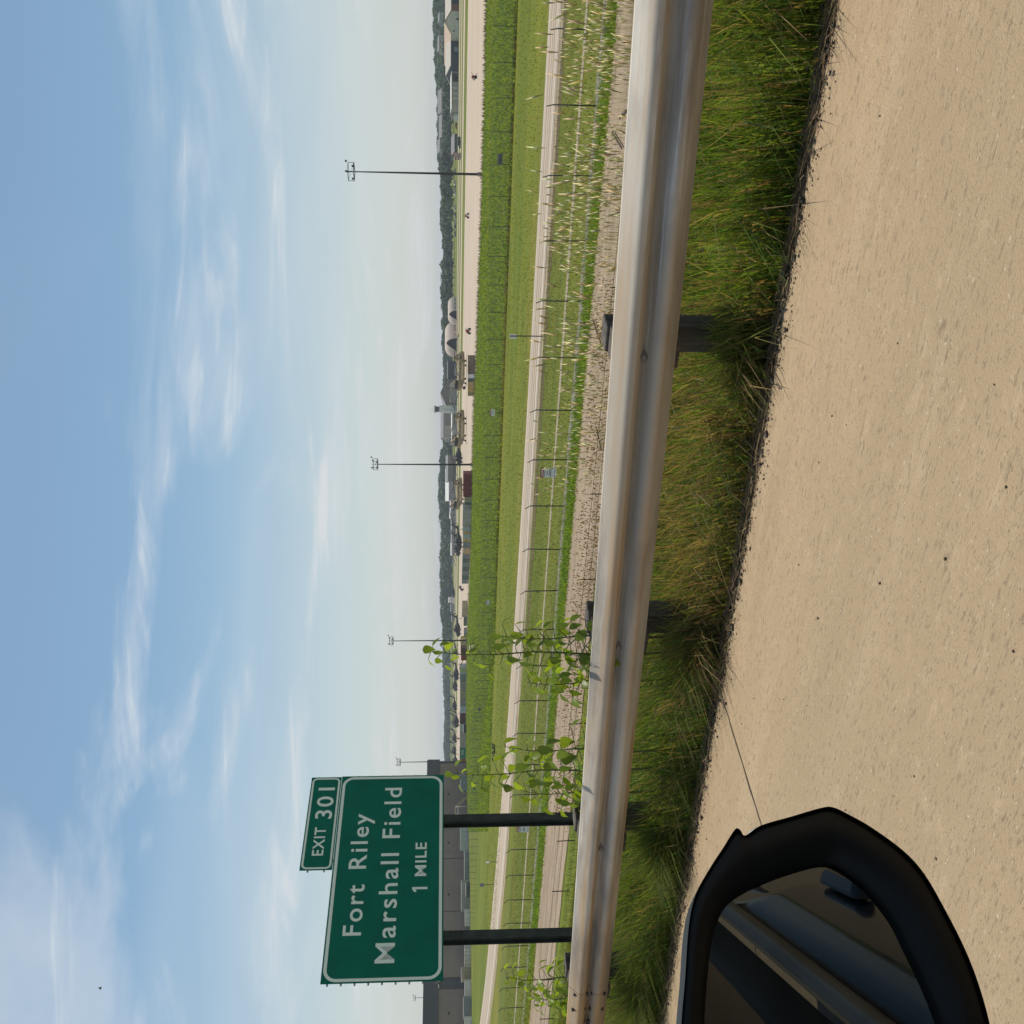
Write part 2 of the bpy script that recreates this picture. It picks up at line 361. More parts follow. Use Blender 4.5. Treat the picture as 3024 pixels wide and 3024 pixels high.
# ================================================================== GUARDRAIL
m_galv = layered('weathered galvanised steel', [((.56, .535, .49),), ((.43, .385, .325), .9, .38, .68, .5, 3, 5), ((.42, .28, .15), 1.0, .48, .70, .3, 12, 4), ((.20, .175, .155), 1.0, .50, .70, .5, 4, 6), ((.66, .65, .63), 3, .60, .75, .3, 14, 7)], rough=.68, rot=0, bump=.12, bscale=2.2)
m_galv.node_tree.nodes['Principled BSDF'].inputs['Metallic'].default_value = .3
m_wood = mat('creosoted timber', (.075, .062, .05), .85, var=.5, scale=14, st=(1, 1, .12), bump=.6, bscale=50)
m_steelp = mat('rail post steel', (.16, .15, .14), .6, .3, var=.3)
m_bolt = mat('dark bolt steel', (.05, .045, .04), .55, .4)
RT = 4.385                     # plane of the back of the beam
gr = empty('guardrail', (*XY(2.15, RT + .3), float(zr(2.15)) - .05), ANG, 'galvanised steel W-beam guardrail on timber blocks beside the concrete shoulder', 'guardrail')
prof = [(0, .735), (.010, .7352), (.022, .727), (.074, .664), (.082, .650), (.083, .628), (.078, .612), (.018, .592 - .015), (.004, .565), (.002, .548), (.004, .531), (.018, .512), (.078, .482), (.083, .466), (.082, .446), (.074, .432), (.022, .3695), (.010, .4225 - .062), (0, .424)]
prof = [(0, .735), (.012, .733), (.030, .712), (.072, .670), (.081, .656), (.083, .642), (.080, .626), (.062, .608), (.020, .594), (.006, .585), (.001, .579), (.006, .573), (.020, .564), (.062, .550), (.080, .530), (.083, .513), (.080, .497), (.068, .482), (.030, .446), (.012, .425), (0, .423)]
def beam(s0, s1, off):
    prof2 = prof + [(p[0] - .004, p[1]) for p in reversed(prof)]
    ss = [s0, s1]; n = len(prof2); V = []
    for q in ss:
        for (dp, z) in prof2: x, y = XY(q, RT - dp - off); V.append((x, y, z + float(zr(q))))
    inv = gr_inv
    V = [inv @ Vector(v) for v in V]
    return MB().add(V, [(i, (i + 1) % n, n + (i + 1) % n, n + i) for i in range(n)] + [tuple(range(n)), tuple(range(2 * n - 1, n - 1, -1))])
bpy.context.view_layer.update(); gr_inv = gr.matrix_world.inverted()
for s0, s1, off in ((-11.45, -3.4, 0), (-3.68, .42 - .2, .003), (.0, 7.93, 0), (7.62, 15.55, .004), (15.3, 23.2, 0)):
    o = beam(s0, s1, off).build('beam', m_galv, gr)
    for p in o.data.polygons: p.use_smooth = len(p.vertices) == 4
    md = o.modifiers.new('edge', 'EDGE_SPLIT'); md.split_angle = R(34)
POSTS = [2.15 + 1.87 * k for k in range(-7, 11)]
def gl(s, t, z): return gr_inv @ Vector((*XY(s, t), z))
bmesh_blk = None
for s_ in POSTS:
    zz_ = float(zr(s_)); p0 = gl(s_, RT, zz_)
    # timber block between beam and post
    MB().box(-.075, .075, -.175, -.012, .40, .722).build('blockout', m_wood, gr, (p0.x, p0.y, p0.z), bevel=.006)
    MB().box(-.07, .07, -.325, -.177, -.9, .738).build('post', m_wood, gr, (p0.x, p0.y, p0.z), bevel=.008)
    MB().tube((0, -.0, .579), (0, .016, .579), .028, .024, 10).ball((0, .014, .579), .021, 8, 5).build('bolt', m_steelp, gr, (p0.x, p0.y, p0.z))
    MB().box(-.052, -.004, -.0005, .0022, .566, .592).build('slot', m_bolt, gr, (p0.x, p0.y, p0.z))
# splice bolts (eight) where two beams lap
for sj in (7.77, .1):
    for ds in (-.11, .11):
        for (dp, z) in ((.048, .694), (.045, .603), (.045, .555), (.048, .464)):
            zz_ = float(zr(sj)); p0 = gl(sj + ds, RT, zz_)
            up = z > .65 or .5 < z < .58
            MB().ball((0, dp + .006, z), .017, 8, 5).build('bolt', m_bolt, gr, (p0.x, p0.y, p0.z))
for ds in (.30, .36):
    for (dp, z) in ((.045, .603), (.045, .555)):
        p0 = gl(7.77 + ds, RT, float(zr(7.77))); MB().ball((0, dp + .004, z), .018, 8, 5).build('bolt', m_bolt, gr, (p0.x, p0.y, p0.z))

# ================================================================== HIGHWAY SIGN
def base_at(s, t): return (*XY(s, t), float(zg(s, t)))
m_green = mat('sign green sheeting', (.0, .150, .108), .5, var=.10, scale=1.5, spec=.12)
m_sheet = mat('white retroreflective sheeting', (.84, .87, .86), .45, var=.06, scale=20)
m_alu = mat('sign aluminium', (.30, .31, .31), .5, .6)
m_bpost = mat('dark weathered steel post', (.032, .038, .036), .6, .2, var=.35, scale=3, bump=.15, bscale=25)
P1 = Vector((-10.54, 22.9)); P2 = Vector((-7.15, 27.7)); SW = (P2 - P1).length; SH = 2.74
SZ = CZ + .085
sx = (P2 - P1).normalized(); sang = math.atan2(sx.y, sx.x)
mid = P1 + sx * SW * .48; ms, mt = ST(*mid); gz = float(zg(ms, mt))
sg = empty('highway_sign', (mid.x, mid.y, gz), sang, 'big green highway exit sign on two dark steel posts behind the guardrail', 'road sign')
lx = -SW * .48; lz = SZ - gz          # local offset of the panel's left bottom corner
def rrect(x0, x1, z0, z1, r, n=8):
    P = []
    for (cx_, cz_, a0) in ((x1 - r, z1 - r, 0), (x0 + r, z1 - r, 90), (x0 + r, z0 + r, 180), (x1 - r, z0 + r, 270)):
        for i in range(n + 1): a = R(a0 + 90 * i / n); P.append((cx_ + r * cos(a), cz_ + r * sin(a)))
    return P
def ring(x0, x1, z0, z1, r, wd, y):
    o_ = rrect(x0, x1, z0, z1, r); i_ = rrect(x0 + wd, x1 - wd, z0 + wd, z1 - wd, max(.01, r - wd)); n = len(o_)
    V = [(a, y, b) for a, b in o_] + [(a, y, b) for a, b in i_]
    return MB().add(V, [(i, (i + 1) % n, n + (i + 1) % n, n + i) for i in range(n)])
pan = MB().box(lx, lx + SW, 0, .012, lz, lz + SH).build('main_panel', m_green, sg)
ring(lx + .035, lx + SW - .035, lz + .035, lz + SH - .035, .30, .075, -.003).build('border', m_sheet, pan)
def fx(a): return lx + a * SW
def fz(b): return lz + SH * (1 - b)
for wd_, a_, b_, zb_, cp_ in (('Fort', .198, .4286, .298, .425), ('Riley', .505, .788, .298, .425), ('Marshall', .0773, .579, .590, .44), ('Field', .656, .929, .590, .44)):
    place_text(wd_, fx(a_), fx(b_), fz(zb_), cp_, -.003, m_sheet, pan, off=.010, sp=1.18)
x_, z_ = fx(.405), fz(.858)   # the numeral 1 with its flag
MB().add([(x_ - .03, -.003, z_), (x_ + .035, -.003, z_), (x_ + .035, -.003, z_ + .375), (x_ - .015, -.003, z_ + .375), (x_ - .10, -.003, z_ + .325), (x_ - .10, -.003, z_ + .262), (x_ - .03, -.003, z_ + .290)], [(0, 1, 2, 3, 6), (3, 4, 5, 6)]).build('lettering', m_sheet, pan)
place_text('MILE', fx(.463), fx(.630), fz(.842), .275, -.003, m_sheet, pan, off=.014, sp=1.1)
ew = 2.90; ex0 = lx + SW - ew - .02; eh = .80; ez = lz + SH + .008
ep = MB().box(ex0, ex0 + ew, 0, .012, ez, ez + eh).build('exit_panel', m_green, sg)
ring(ex0 + .03, ex0 + ew - .03, ez + .03, ez + eh - .03, .14, .05, -.003).build('border', m_sheet, ep)
place_text('EXIT', ex0 + .145 * ew, ex0 + .44 * ew, ez + eh * .335, .275, -.003, m_sheet, ep, off=.014, sp=1.1)
place_text('301', ex0 + .53 * ew, ex0 + .878 * ew, ez + eh * .20, .42, -.003, m_sheet, ep, off=.012, sp=1.15)
for i in range(9):
    z = lz + .15 + i * (SH - .3) / 8
    MB().box(lx - .035, lx + SW + .02, .015, .055, z - .02, z + .02).build('stiffener', m_alu, sg)
for z in (ez + .2, ez + .6): MB().box(ex0 - .03, ex0 + ew + .02, .015, .055, z - .02, z + .02).build('stiffener', m_alu, sg)
for a in (.199, .767):
    x = fx(a); px, py = mid + sx * x; s_, t_ = ST(px, py); zb = float(zg(s_, t_)) - gz
    b = MB().box(x - .10, x + .10, .060, .076, zb - .4, lz + SH - .1).box(x - .10, x + .10, .344, .36, zb - .4, lz + SH - .1).box(x - .006, x + .006, .0762, .3438, zb - .4, lz + SH - .1)
    po = b.build('post', m_bpost, sg)
    for dz in (.55, .67, .79):
        for dx_ in (-.06, .06): MB().tube((x + dx_, .061, zb + 2.35 + dz), (x + dx_, .040, zb + 2.35 + dz), .022, n=6).build('bolt', m_bpost, po)
    MB().box(x - .16, x + .16, -.0, .42, zb - .3, zb + .06).build('footing', mat('footing concrete', (.34, .31, .27), .9), sg)
MB().tube((fx(.55), .03, lz + SH - .05), (fx(.55), .03, lz + SH + .6), .03).build('panel_strut', m_alu, sg)

# ================================================================== LIGHT MASTS
m_mast = mat('dark mast steel', (.035, .042, .045), .5, .3, var=.2)
m_lamp = mat('lamp housing', (.03, .03, .035), .4, .2)
m_gz = mat('mast concrete base', (.16, .15, .13), .9)
def mast(p, rz, label):
    e = empty('light_mast', p, rz, label, 'light mast', 'tall floodlight masts along the apron edge')
    H = 27.4
    MB().tube((0, 0, .9), (0, 0, H - 1.6), .27, .13, 10).build('pole', m_mast, e)
    MB().tube((0, 0, -.3), (0, 0, .9), .48, .42, 10).build('base', m_gz, e)
    b = MB()
    for z in (H - 1.55, H - .35):
        for (a, c) in (((-1.25, -1.25), (1.25, -1.25)), ((1.25, -1.25), (1.25, 1.25)), ((1.25, 1.25), (-1.25, 1.25)), ((-1.25, 1.25), (-1.25, -1.25))):
            b.tube((*a, z), (*c, z), .085 if z < H - 1 else .05, n=5)
    for c in ((-1.25, -1.25), (1.25, -1.25), (1.25, 1.25), (-1.25, 1.25), (0, 0)): b.tube((*c, H - 1.6), (*c, H - .3), .055, n=5)
    b.tube((-1.25, -1.25, H - 1.5), (1.25, 1.25, H - .4), .03, n=4).tube((1.25, -1.25, H - 1.5), (-1.25, 1.25, H - .4), .03, n=4).tube((0, 0, H - 1.6), (0, 0, H), .05, n=5)
    b.build('head_frame', m_mast, e)
    for (x, y, z) in ((1.7, -1.2, H + .1), (-1.3, -1.3, H - .1), (-.7, 1.2, H - 1.2), (.2, -1.3, H - 1.3), (1.3, 1.2, H - .1)):
        l = MB().ball((x, y, z), .23, 8, 6).tube((x, y, z), (x * .86, y * .95, z - .3), .04, n=4).build('lamp', m_lamp, e)
    return e
mast(G(515, 1423), .5, 'dark floodlight mast rising beside a black fence sign, tallest against the sky')
mast(G(1372, 1397), .2, 'floodlight mast standing beside the maroon shipping container')
mast(G(1891, 1380), .3, 'floodlight mast standing behind the tall leafy weed')
mast(G(2248, 1372), .4, 'floodlight mast at the right-hand corner of the big dark hangar')
p = AT(2947, 1220, 612); mast(Vector((p.x, p.y, ZF)), .1, 'far floodlight mast showing above the dark hangar roof')

# ================================================================== FENCES
m_fpost = mat('fence post', (.045, .05, .05), .6, .3, var=.2)
m_fwire = mat('fence wire', (.16, .17, .17), .6, .4)
m_fab = bpy.data.materials.new('chain link fabric'); m_fab.use_nodes = True
t_ = m_fab.node_tree; pb = t_.nodes['Principled BSDF']; pb.inputs['Base Color'].default_value = (.20, .23, .22, 1); pb.inputs['Roughness'].default_value = .55; pb.inputs['Metallic'].default_value = .3
trn = t_.nodes.new('ShaderNodeBsdfTransparent'); mxs = t_.nodes.new('ShaderNodeMixShader'); nzf = t_.nodes.new('ShaderNodeTexNoise'); nzf.inputs['Scale'].default_value = .8
mrf = t_.nodes.new('ShaderNodeMapRange'); mrf.inputs[3].default_value = .76; mrf.inputs[4].default_value = .90
t_.links.new(nzf.outputs[0], mrf.inputs[0]); t_.links.new(mrf.outputs[0], mxs.inputs[0]); t_.links.new(pb.outputs[0], mxs.inputs[1]); t_.links.new(trn.outputs[0], mxs.inputs[2])
t_.links.new(mxs.outputs[0], t_.nodes['Material Output'].inputs[0])
post_me = MB().tube((0, 0, -.3), (0, 0, 2.1), .036, n=6).tube((0, 0, 2.08), (0, -.32, 2.42), .026, n=5).mesh('post', m_fpost)
def fence(name, path, label, step, first=0.):
    P = [Vector(XY(*q)) for q in path]; root = empty(name, (P[0].x, P[0].y, ZF), 0, label, 'fence', 'security fences between the road and the apron'); O = P[0]
    out_ = []; acc = first
    for a, b in zip(P[:-1], P[1:]):
        ln = (b - a).length; dr = (b - a) / ln
        while acc <= ln: out_.append((a + dr * acc, dr)); acc += step
        acc -= ln
    fab = MB(); wir = MB(); pts = []
    for (p_, dr) in out_:
        o = link('post', post_me, None, root, (p_.x - O.x, p_.y - O.y, 0)); ang = math.atan2(dr.y, dr.x)
        nn = Vector((dr.y, -dr.x)); 
        if nn.dot(Vector((0, 1))) < 0: nn = -nn
        o.rotation_euler = (random.uniform(-.015, .015), random.uniform(-.015, .015), math.atan2(nn.y, nn.x) - math.pi / 2)
        pts.append((p_ - O, nn))
    for (a, na), (b, nb) in zip(pts[:-1], pts[1:]):
        fab.add([(a.x, a.y, .03), (b.x, b.y, .03), (b.x, b.y, 2.08), (a.x, a.y, 2.08)], [(0, 1, 2, 3)])
        for h, k in ((2.2, .11), (2.3, .21), (2.4, .3)):
            wir.tube((a.x - na.x * k, a.y - na.y * k, h), (b.x - nb.x * k, b.y - nb.y * k, h), .008, n=3, caps=False)
    fab.build('chain_link', m_fab, root); wir.build('barbed_wire', m_fwire, root)
    return root
nf = fence('security_fence', [(-11.5, 50.3), (130, 50.3)], 'dark chain-link fence with angled barbed-wire arms along the gravel strip', 3.30, .05)
fpath = [(-40, 113), (16.3, 112.9), (52.7, 112.3), (97, 114), (112, 117.5), (124, 123), (135, 130), (152, 140), (168, 143), (198, 148), (237, 156), (310, 172)]
ff = fence('security_fence', fpath, 'second chain-link fence standing in rough grass beyond the two-lane road', 3.45)
# braces at the corner of the far fence
m_brace = mat('pale brace pipe', (.36, .37, .36), .6, .4)
def fl(y, v, zup=0): return G(y, v)
# fence signs: white board, red head band, dark lines of print
m_sw = mat('sign white', (.85, .85, .82), .5, var=.08); m_red = mat('sign red', (.34, .02, .022), .5, var=.1); m_blk = mat('sign print', (.03, .03, .03), .6)
m_sw2 = mat('weathered sign back', (.13, .16, .17), .6)
def fence_sign(s_, t_, z0, z1, wd, label, front=True, dark=False):
    x, y = XY(s_, t_); rz = math.atan2(-D.y, -D.x)
    e = empty('warning_sign', (x, y, z0), rz, label, 'sign', 'warning signs wired to the fences'); h = z1 - z0
    MB().box(-wd / 2, wd / 2, -.006, .006, 0, h * .77).build('board', m_sw2 if dark else m_sw, e)
    hd = MB().box(-wd / 2, wd / 2, -.006, .006, h * .775, h).build('header', m_blk if dark else m_red, e)
    place_text('WARNING', -wd * .42, wd * .42, h * .82, h * .13, -.0085, m_sw, hd, off=.02)
    for (zc, hh, a, b) in ((.70, .045, -.42, .42), (.555, .05, -.22, .24), (.43, .045, -.30, .38), (.345, .05, -.40, .42), (.09, .03, -.42, .42)):
        x_ = a
        while x_ < b - .03:
            l_ = random.uniform(.06, .16); x2 = min(b, x_ + l_)
            MB().box(x_ * wd, x2 * wd, -.0088, -.0062, h * (zc - hh / 2), h * (zc + hh / 2)).build('print_line', m_blk, e); x_ = x2 + .03
    return e
def on_line(y, t_):
    q = (1512 - y) / FL; return t_ * (D.y + D.x * q) / (N.y + N.x * q)
fence_sign(on_line(1395, 50.22), 50.22, CZ - 60.5 * .1063, CZ - 60.5 * .0906, .68, 'white warning sign with red band on the fence beside the gravel track', )
fence_sign(on_line(2452, 50.22), 50.22, CZ - 78 * .0813, CZ - 78 * .0690, .66, 'white warning sign with red band on the fence between the big sign posts')
def fs_far(y, v0, v1, wpx, label, dark=False):
    # on the far fence: intersect the sight line with the fence path
    best = None
    for a, b in zip(fpath[:-1], fpath[1:]):
        A = Vector(XY(*a)); B = Vector(XY(*b)); q = (1512 - y) / FL
        den = (B.x - A.x) - q * (B.y - A.y)
        if abs(den) < 1e-6: continue
        k = (q * A.y - A.x) / den
        if 0 <= k <= 1: best = A + (B - A) * k
    s_, t_ = ST(*best); Y = best.y
    z1 = CZ - (v0 - 1320) / FL * Y; z0 = CZ - (v1 - 1320) / FL * Y
    fence_sign(s_, t_ - .09, z0, z1, wpx / FL * Y * 1.2, label, dark=dark)
fs_far(468, 1468, 1484, 26, 'dark warning board on the far fence below the tallest floodlight mast', True)
fs_far(1217, 1447, 1461, 19, 'white warning sign with red band on the far fence below the control tower')
fs_far(1778, 1433, 1445, 12, 'small warning sign on the far fence beside a braced post')
fs_far(2094, 1411, 1420, 9, 'small grey warning sign on the far fence below the parked helicopters', True)
fs_far(2328, 1396, 1404, 8, 'tiny grey warning sign on the far fence below the big hangar', True)
# low wire fence with steel T-posts at the foot of the embankment
wf = empty('wire_fence', (*XY(6, 35.6), ZF), 0, 'low wire fence on thin steel posts at the foot of the embankment', 'fence')
O = Vector(XY(6, 35.6)); wl = MB(); prev = None; m_tp = mat('steel T-post', (.05, .05, .045), .6, .2)
for k in range(-3, 16):
    s_ = (.4126 + .1305 * k) * 35.6; p_ = Vector(XY(s_, 35.6)) - O; lean = random.uniform(-.08, .08)
    MB().box(-.025, .025, -.006, .006, -.3, 1.0).box(-.006, .006, .0061, .04, -.3, 1.0).build('post', m_tp, wf, (p_.x, p_.y, 0)).rotation_euler = (lean, lean * .5, ANG)
    if prev is not None:
        for h in (.35, .65, .92): wl.tube((prev.x, prev.y, h), (p_.x, p_.y, h), .012, n=3, caps=False)
    prev = p_
wl.build('wire', mat('rusty wire', (.06, .045, .035), .8), wf)
# small road signs by the two-lane road
def road_post(p, h, wd, hh, rz, label, board=True, dark=False):
    e = empty('road_sign', p, rz, label, 'sign')
    MB().box(-.03, .03, -.03, .03, -.3, h).build('post', mat('sign post steel', (.09, .10, .10), .6, .4), e)
    if board: MB().box(-wd / 2, wd / 2, -.045, -.032, h - hh, h).build('board', m_sw2 if dark else m_sw, e, bevel=.003)
    return e
road_post(G(993, 1605), 2.5, .62, .5, ANG + 1.45, 'thin road sign seen edge-on at the roadside')
road_post(G(2545, 1472), 1.75, .42, .5, math.pi + ANG, 'small white sign on a thin post between the big sign posts')
road_post(G(2612, 1460), 2.2, .8, .62, math.pi + ANG, 'grey-backed road sign on a post beside the left sign post', dark=True)
bpy.context.view_layer.update()

# ================================================================== PARKED HELICOPTERS
m_oliv = mat('dark olive paint', (.020, .021, .017), .6, var=.2, scale=1.5)
m_tan = mat('faded olive drab paint', (.30, .245, .125), .65, var=.22, scale=.8)
m_dark = mat('rotor black', (.016, .016, .016), .6)
m_glass = mat('dark cockpit glass', (.012, .014, .016), .12, var=.05)
m_tyre = mat('tyre rubber', (.018, .018, .018), .85)
def blade_mesh(L_, c, droop, m, name='rotor_blade', n=6, z0=0):
    b = MB(); V = []
    for i in range(n + 1):
        x = .35 + (L_ - .35) * i / n; z = z0 - droop * (x / L_) ** 2.2
        V += [(x, -c / 2, z), (x, c / 2, z), (x, c / 2, z + .17), (x, -c / 2, z + .17)]
    F = [(0, 1, 2, 3), (4 * n + 3, 4 * n + 2, 4 * n + 1, 4 * n)]
    for i in range(n):
        for k in range(4): F.append((4 * i + k, 4 * i + (k + 1) % 4, 4 * i + 4 + (k + 1) % 4, 4 * i + 4 + k))
    return b.add(V, F).mesh(name, m)
def utility_helicopter():
    e = empty('utility_helicopter')
    body = MB().loft([(4.6, 0, 1.15, .12, .12), (4.35, 0, 1.2, .55, .42), (3.7, 0, 1.3, .88, .68), (2.9, 0, 1.5, 1.08, .95), (1.6, 0, 1.6, 1.16, 1.12), (-1.8, 0, 1.6, 1.16, 1.12),
                      (-3.3, 0, 1.78, .95, .92), (-4.6, 0, 1.95, .60, .62), (-7.0, 0, 2.1, .40, .42), (-9.2, 0, 2.2, .26, .34), (-9.9, 0, 2.3, .18, .28)], 14, 2.8).build('body', m_oliv, e)
    MB().prism([(-8.9, 2.3), (-10.9, 4.7), (-10.1, 4.9), (-9.0, 3.4), (-7.9, 2.55)], 'y', -.12, .12).build('tail_fin', m_oliv, e)
    MB().box(-9.9, -8.8, -2.1, 2.1, 2.12, 2.24).build('stabilator', m_oliv, e)
    MB().loft([(1.9, 0, 2.85, .3, .15), (1.2, 0, 2.95, .55, .42), (-1.0, 0, 3.0, .62, .5), (-2.6, 0, 2.8, .35, .28)], 10).build('rotor_fairing', m_oliv, e)
    for s_ in (-1, 1):
        MB().loft([(.9, s_ * .85, 2.85, .28, .3), (-.9, s_ * .9, 2.88, .36, .36), (-2.3, s_ * .85, 2.8, .28, .3), (-2.7, s_ * .9, 2.78, .2, .2)], 10).build('engine', m_dark, e)
        wg = MB().tube((1.3, s_ * 1.36, .36), (1.3, s_ * 1.58, .36), .36, n=12).build('wheel', m_tyre, e)
        MB().tube((1.3, s_ * 1.47, .36), (1.9, s_ * 1.0, 1.1), .09, n=6).tube((1.3, s_ * 1.47, .4), (1.3, s_ * 1.12, 1.6), .08, n=6).build('strut', m_oliv, wg)
        MB().box(-.9, .75, s_ * 1.13, s_ * 1.185, 1.35, 2.2).build('cabin_window', m_glass, e)
        MB().box(1.75, 2.7, s_ * 1.06, s_ * 1.17, 1.7, 2.3).build('cockpit_window', m_glass, e)
    MB().add([(4.1, -.52, 1.72), (4.1, .52, 1.72), (3.0, .85, 2.42), (3.0, -.85, 2.42), (4.16, -.5, 1.72), (4.16, .5, 1.72), (3.06, .83, 2.46), (3.06, -.83, 2.46)], [(3, 2, 1, 0), (4, 5, 6, 7), (0, 1, 5, 4), (1, 2, 6, 5), (2, 3, 7, 6), (3, 0, 4, 7)]).build('windscreen', m_glass, e)
    tw = MB().tube((-7.9, -.1, .24), (-7.9, .1, .24), .24, n=10).build('wheel', m_tyre, e)
    MB().tube((-7.9, 0, .24), (-7.3, 0, 1.75), .07, n=6).build('strut', m_oliv, tw)
    MB().tube((0, 0, 3.3), (0, 0, 3.95), .14, n=8).tube((0, 0, 3.72), (0, 0, 3.98), .42, .34, n=10).build('rotor_hub', m_dark, e)
    bm = blade_mesh(8.1, .55, 1.25, m_dark, z0=3.78)
    for k in range(4):
        o = link('rotor_blade', bm, None, e); o.rotation_euler = (0, 0, R(35 + 90 * k))
    tb = blade_mesh(1.65, .28, .0, m_dark, 'tail_rotor_blade', 2)
    for k in range(4):
        o = link('tail_rotor_blade', tb, None, e, (-10.3, -.35, 4.45)); o.rotation_euler = (R(90), R(20 + 90 * k), 0)
    return e
def tandem_helicopter():
    e = empty('tandem_helicopter')
    MB().loft([(7.7, 0, 1.55, .15, .2), (7.4, 0, 1.6, .75, .65), (6.6, 0, 1.75, 1.15, .95), (5.2, 0, 1.95, 1.3, 1.2), (3.0, 0, 2.0, 1.3, 1.22), (-3.8, 0, 2.0, 1.3, 1.22), (-6.0, 0, 2.25, 1.25, 1.0), (-7.8, 0, 2.75, 1.05, .55), (-8.1, 0, 2.9, .8, .3)], 14, 3.6).build('body', m_tan, e)
    MB().loft([(6.5, 0, 3.0, .35, .3), (5.6, 0, 3.4, .62, .75), (4.2, 0, 3.35, .58, .7), (2.6, 0, 3.15, .3, .22)], 10, 2.6).build('forward_pylon', m_tan, e)
    MB().prism([(-8.0, 2.7), (-7.7, 5.5), (-5.9, 5.6), (-4.6, 4.3), (-3.2, 3.1)], 'y', -.52, .52).build('aft_pylon', m_tan, e, bevel=.12)
    MB().loft([(2.7, 0, 3.2, .22, .16), (-3.6, 0, 3.2, .25, .18)], 8).build('spine', m_tan, e)
    for s_ in (-1, 1):
        MB().loft([(4.6, s_ * 1.5, 1.2, .15, .2), (4.1, s_ * 1.6, 1.2, .36, .55), (-4.0, s_ * 1.6, 1.2, .36, .55), (-4.8, s_ * 1.5, 1.25, .15, .2)], 10, 3).build('fuel_sponson', m_tan, e)
        MB().loft([(-3.6, s_ * 1.05, 3.7, .38, .38), (-4.4, s_ * 1.1, 3.75, .5, .5), (-6.6, s_ * 1.1, 3.8, .45, .45), (-7.0, s_ * 1.1, 3.8, .3, .3)], 10).build('engine', m_dark, e)
        for x in (3.0, -4.4):
            wg = MB().tube((x, s_ * 1.55, .34), (x, s_ * 1.85, .34), .34, n=12).build('wheel', m_tyre, e)
            MB().tube((x, s_ * 1.6, .34), (x, s_ * 1.5, 1.0), .1, n=6).build('strut', m_dark, wg)
        for x in (3.6, 1.6, -.4, -2.4): MB().tube((x, s_ * 1.25, 2.35), (x, s_ * 1.325, 2.35), .22, n=10).build('porthole', m_glass, e)
        MB().box(5.5, 6.6, s_ * 1.12, s_ * 1.31, 1.85, 2.55).build('cockpit_window', m_glass, e)
    MB().add([(7.35, -.7, 1.8), (7.35, .7, 1.8), (6.5, .95, 2.65), (6.5, -.95, 2.65), (7.45, -.66, 1.82), (7.45, .66, 1.82), (6.6, .9, 2.7), (6.6, -.9, 2.7)], [(3, 2, 1, 0), (4, 5, 6, 7), (0, 1, 5, 4), (1, 2, 6, 5), (2, 3, 7, 6), (3, 0, 4, 7)]).build('windscreen', m_glass, e)
    bm = blade_mesh(9.0, .85, 1.7, m_dark)
    for (x, z, a0) in ((5.1, 4.45, 10), (-6.8, 6.0, 62)):
        h = MB().tube((x, 0, z - .9), (x, 0, z + .12), .16, n=8).tube((x, 0, z - .2), (x, 0, z + .1), .5, .4, n=10).build('rotor_hub', m_dark, e)
        for k in range(3):
            o = link('rotor_blade', bm, None, e, (x, 0, z - .1)); o.rotation_euler = (0, 0, R(a0 + 120 * k))
    return e
ch = tandem_helicopter(); CHG = 'twin-rotor helicopters parked on the apron'
def px_to(o, yc, v, rz): 
    p_ = G(yc, v, ZF + .05); o.location = p_; o.rotation_euler = (0, 0, rz)
CHL = ['tan twin-rotor helicopter parked below the white dome shelters, nose to the right', 'tan twin-rotor helicopter parked below the control tower, nose to the right', 'tan twin-rotor helicopter parked half behind the maroon container']
cht = [ch, copy_tree(ch), copy_tree(ch)]
for o, (yc, v), l in zip(cht, ((1094, 1377.5), (1264, 1377.0), (1456, 1370)), CHL):
    px_to(o, yc, v, ANG - math.pi + R(-2)); tag(o, l, 'helicopter', CHG)
bh = utility_helicopter(); BHG = 'dark utility helicopters parked on the apron'
BHS = [(1352, 1366.5, 'dark utility helicopter parked beside the floodlight mast and maroon container'), (1602, 1366.5, 'dark utility helicopter parked behind the row of dark shelter panels, tail high'), (1622, 1361.5, 'dark utility helicopter nearly hidden by its neighbour behind the dark shelter panels'),
       (1860, 1362, 'dark utility helicopter parked beside the floodlight mast and the tall leafy weed'), (1930, 1354, 'dark utility helicopter seen behind the top of the tall leafy weed')]
for y_, v_, l_ in ((1992, 1357, 'parked behind the slate grey container'), (2027, 1352.5, 'parked behind the khaki container'), (2085, 1350.5, 'parked behind the pale blue grey container'),
                   (2132, 1357, 'parked behind the middle dark maroon container, the nearer of two overlapping'), (2136, 1350.5, 'parked behind the middle dark maroon container, the farther of two'),
                   (2181, 1350.5, 'parked behind the long taupe container'), (2217, 1349, 'parked behind the green lettered container'), (2250, 1353.5, 'half hidden by the big hangar corner')): BHS.append((y_, v_, 'dark utility helicopter ' + l_))
for i, (y_, v_, l) in enumerate(BHS):
    o = bh if i == 0 else copy_tree(bh); px_to(o, y_, v_, ANG + R(-4) + random.uniform(-.05, .05)); tag(o, l, 'helicopter', BHG)
o = copy_tree(bh); px_to(o, 1750, 1344.5, ANG + R(60)); o.location.z = ZF + .02; o.scale = (1, 1, 1); tag(o, 'lone dark utility helicopter standing on the far grass beside a white box', 'helicopter', BHG)

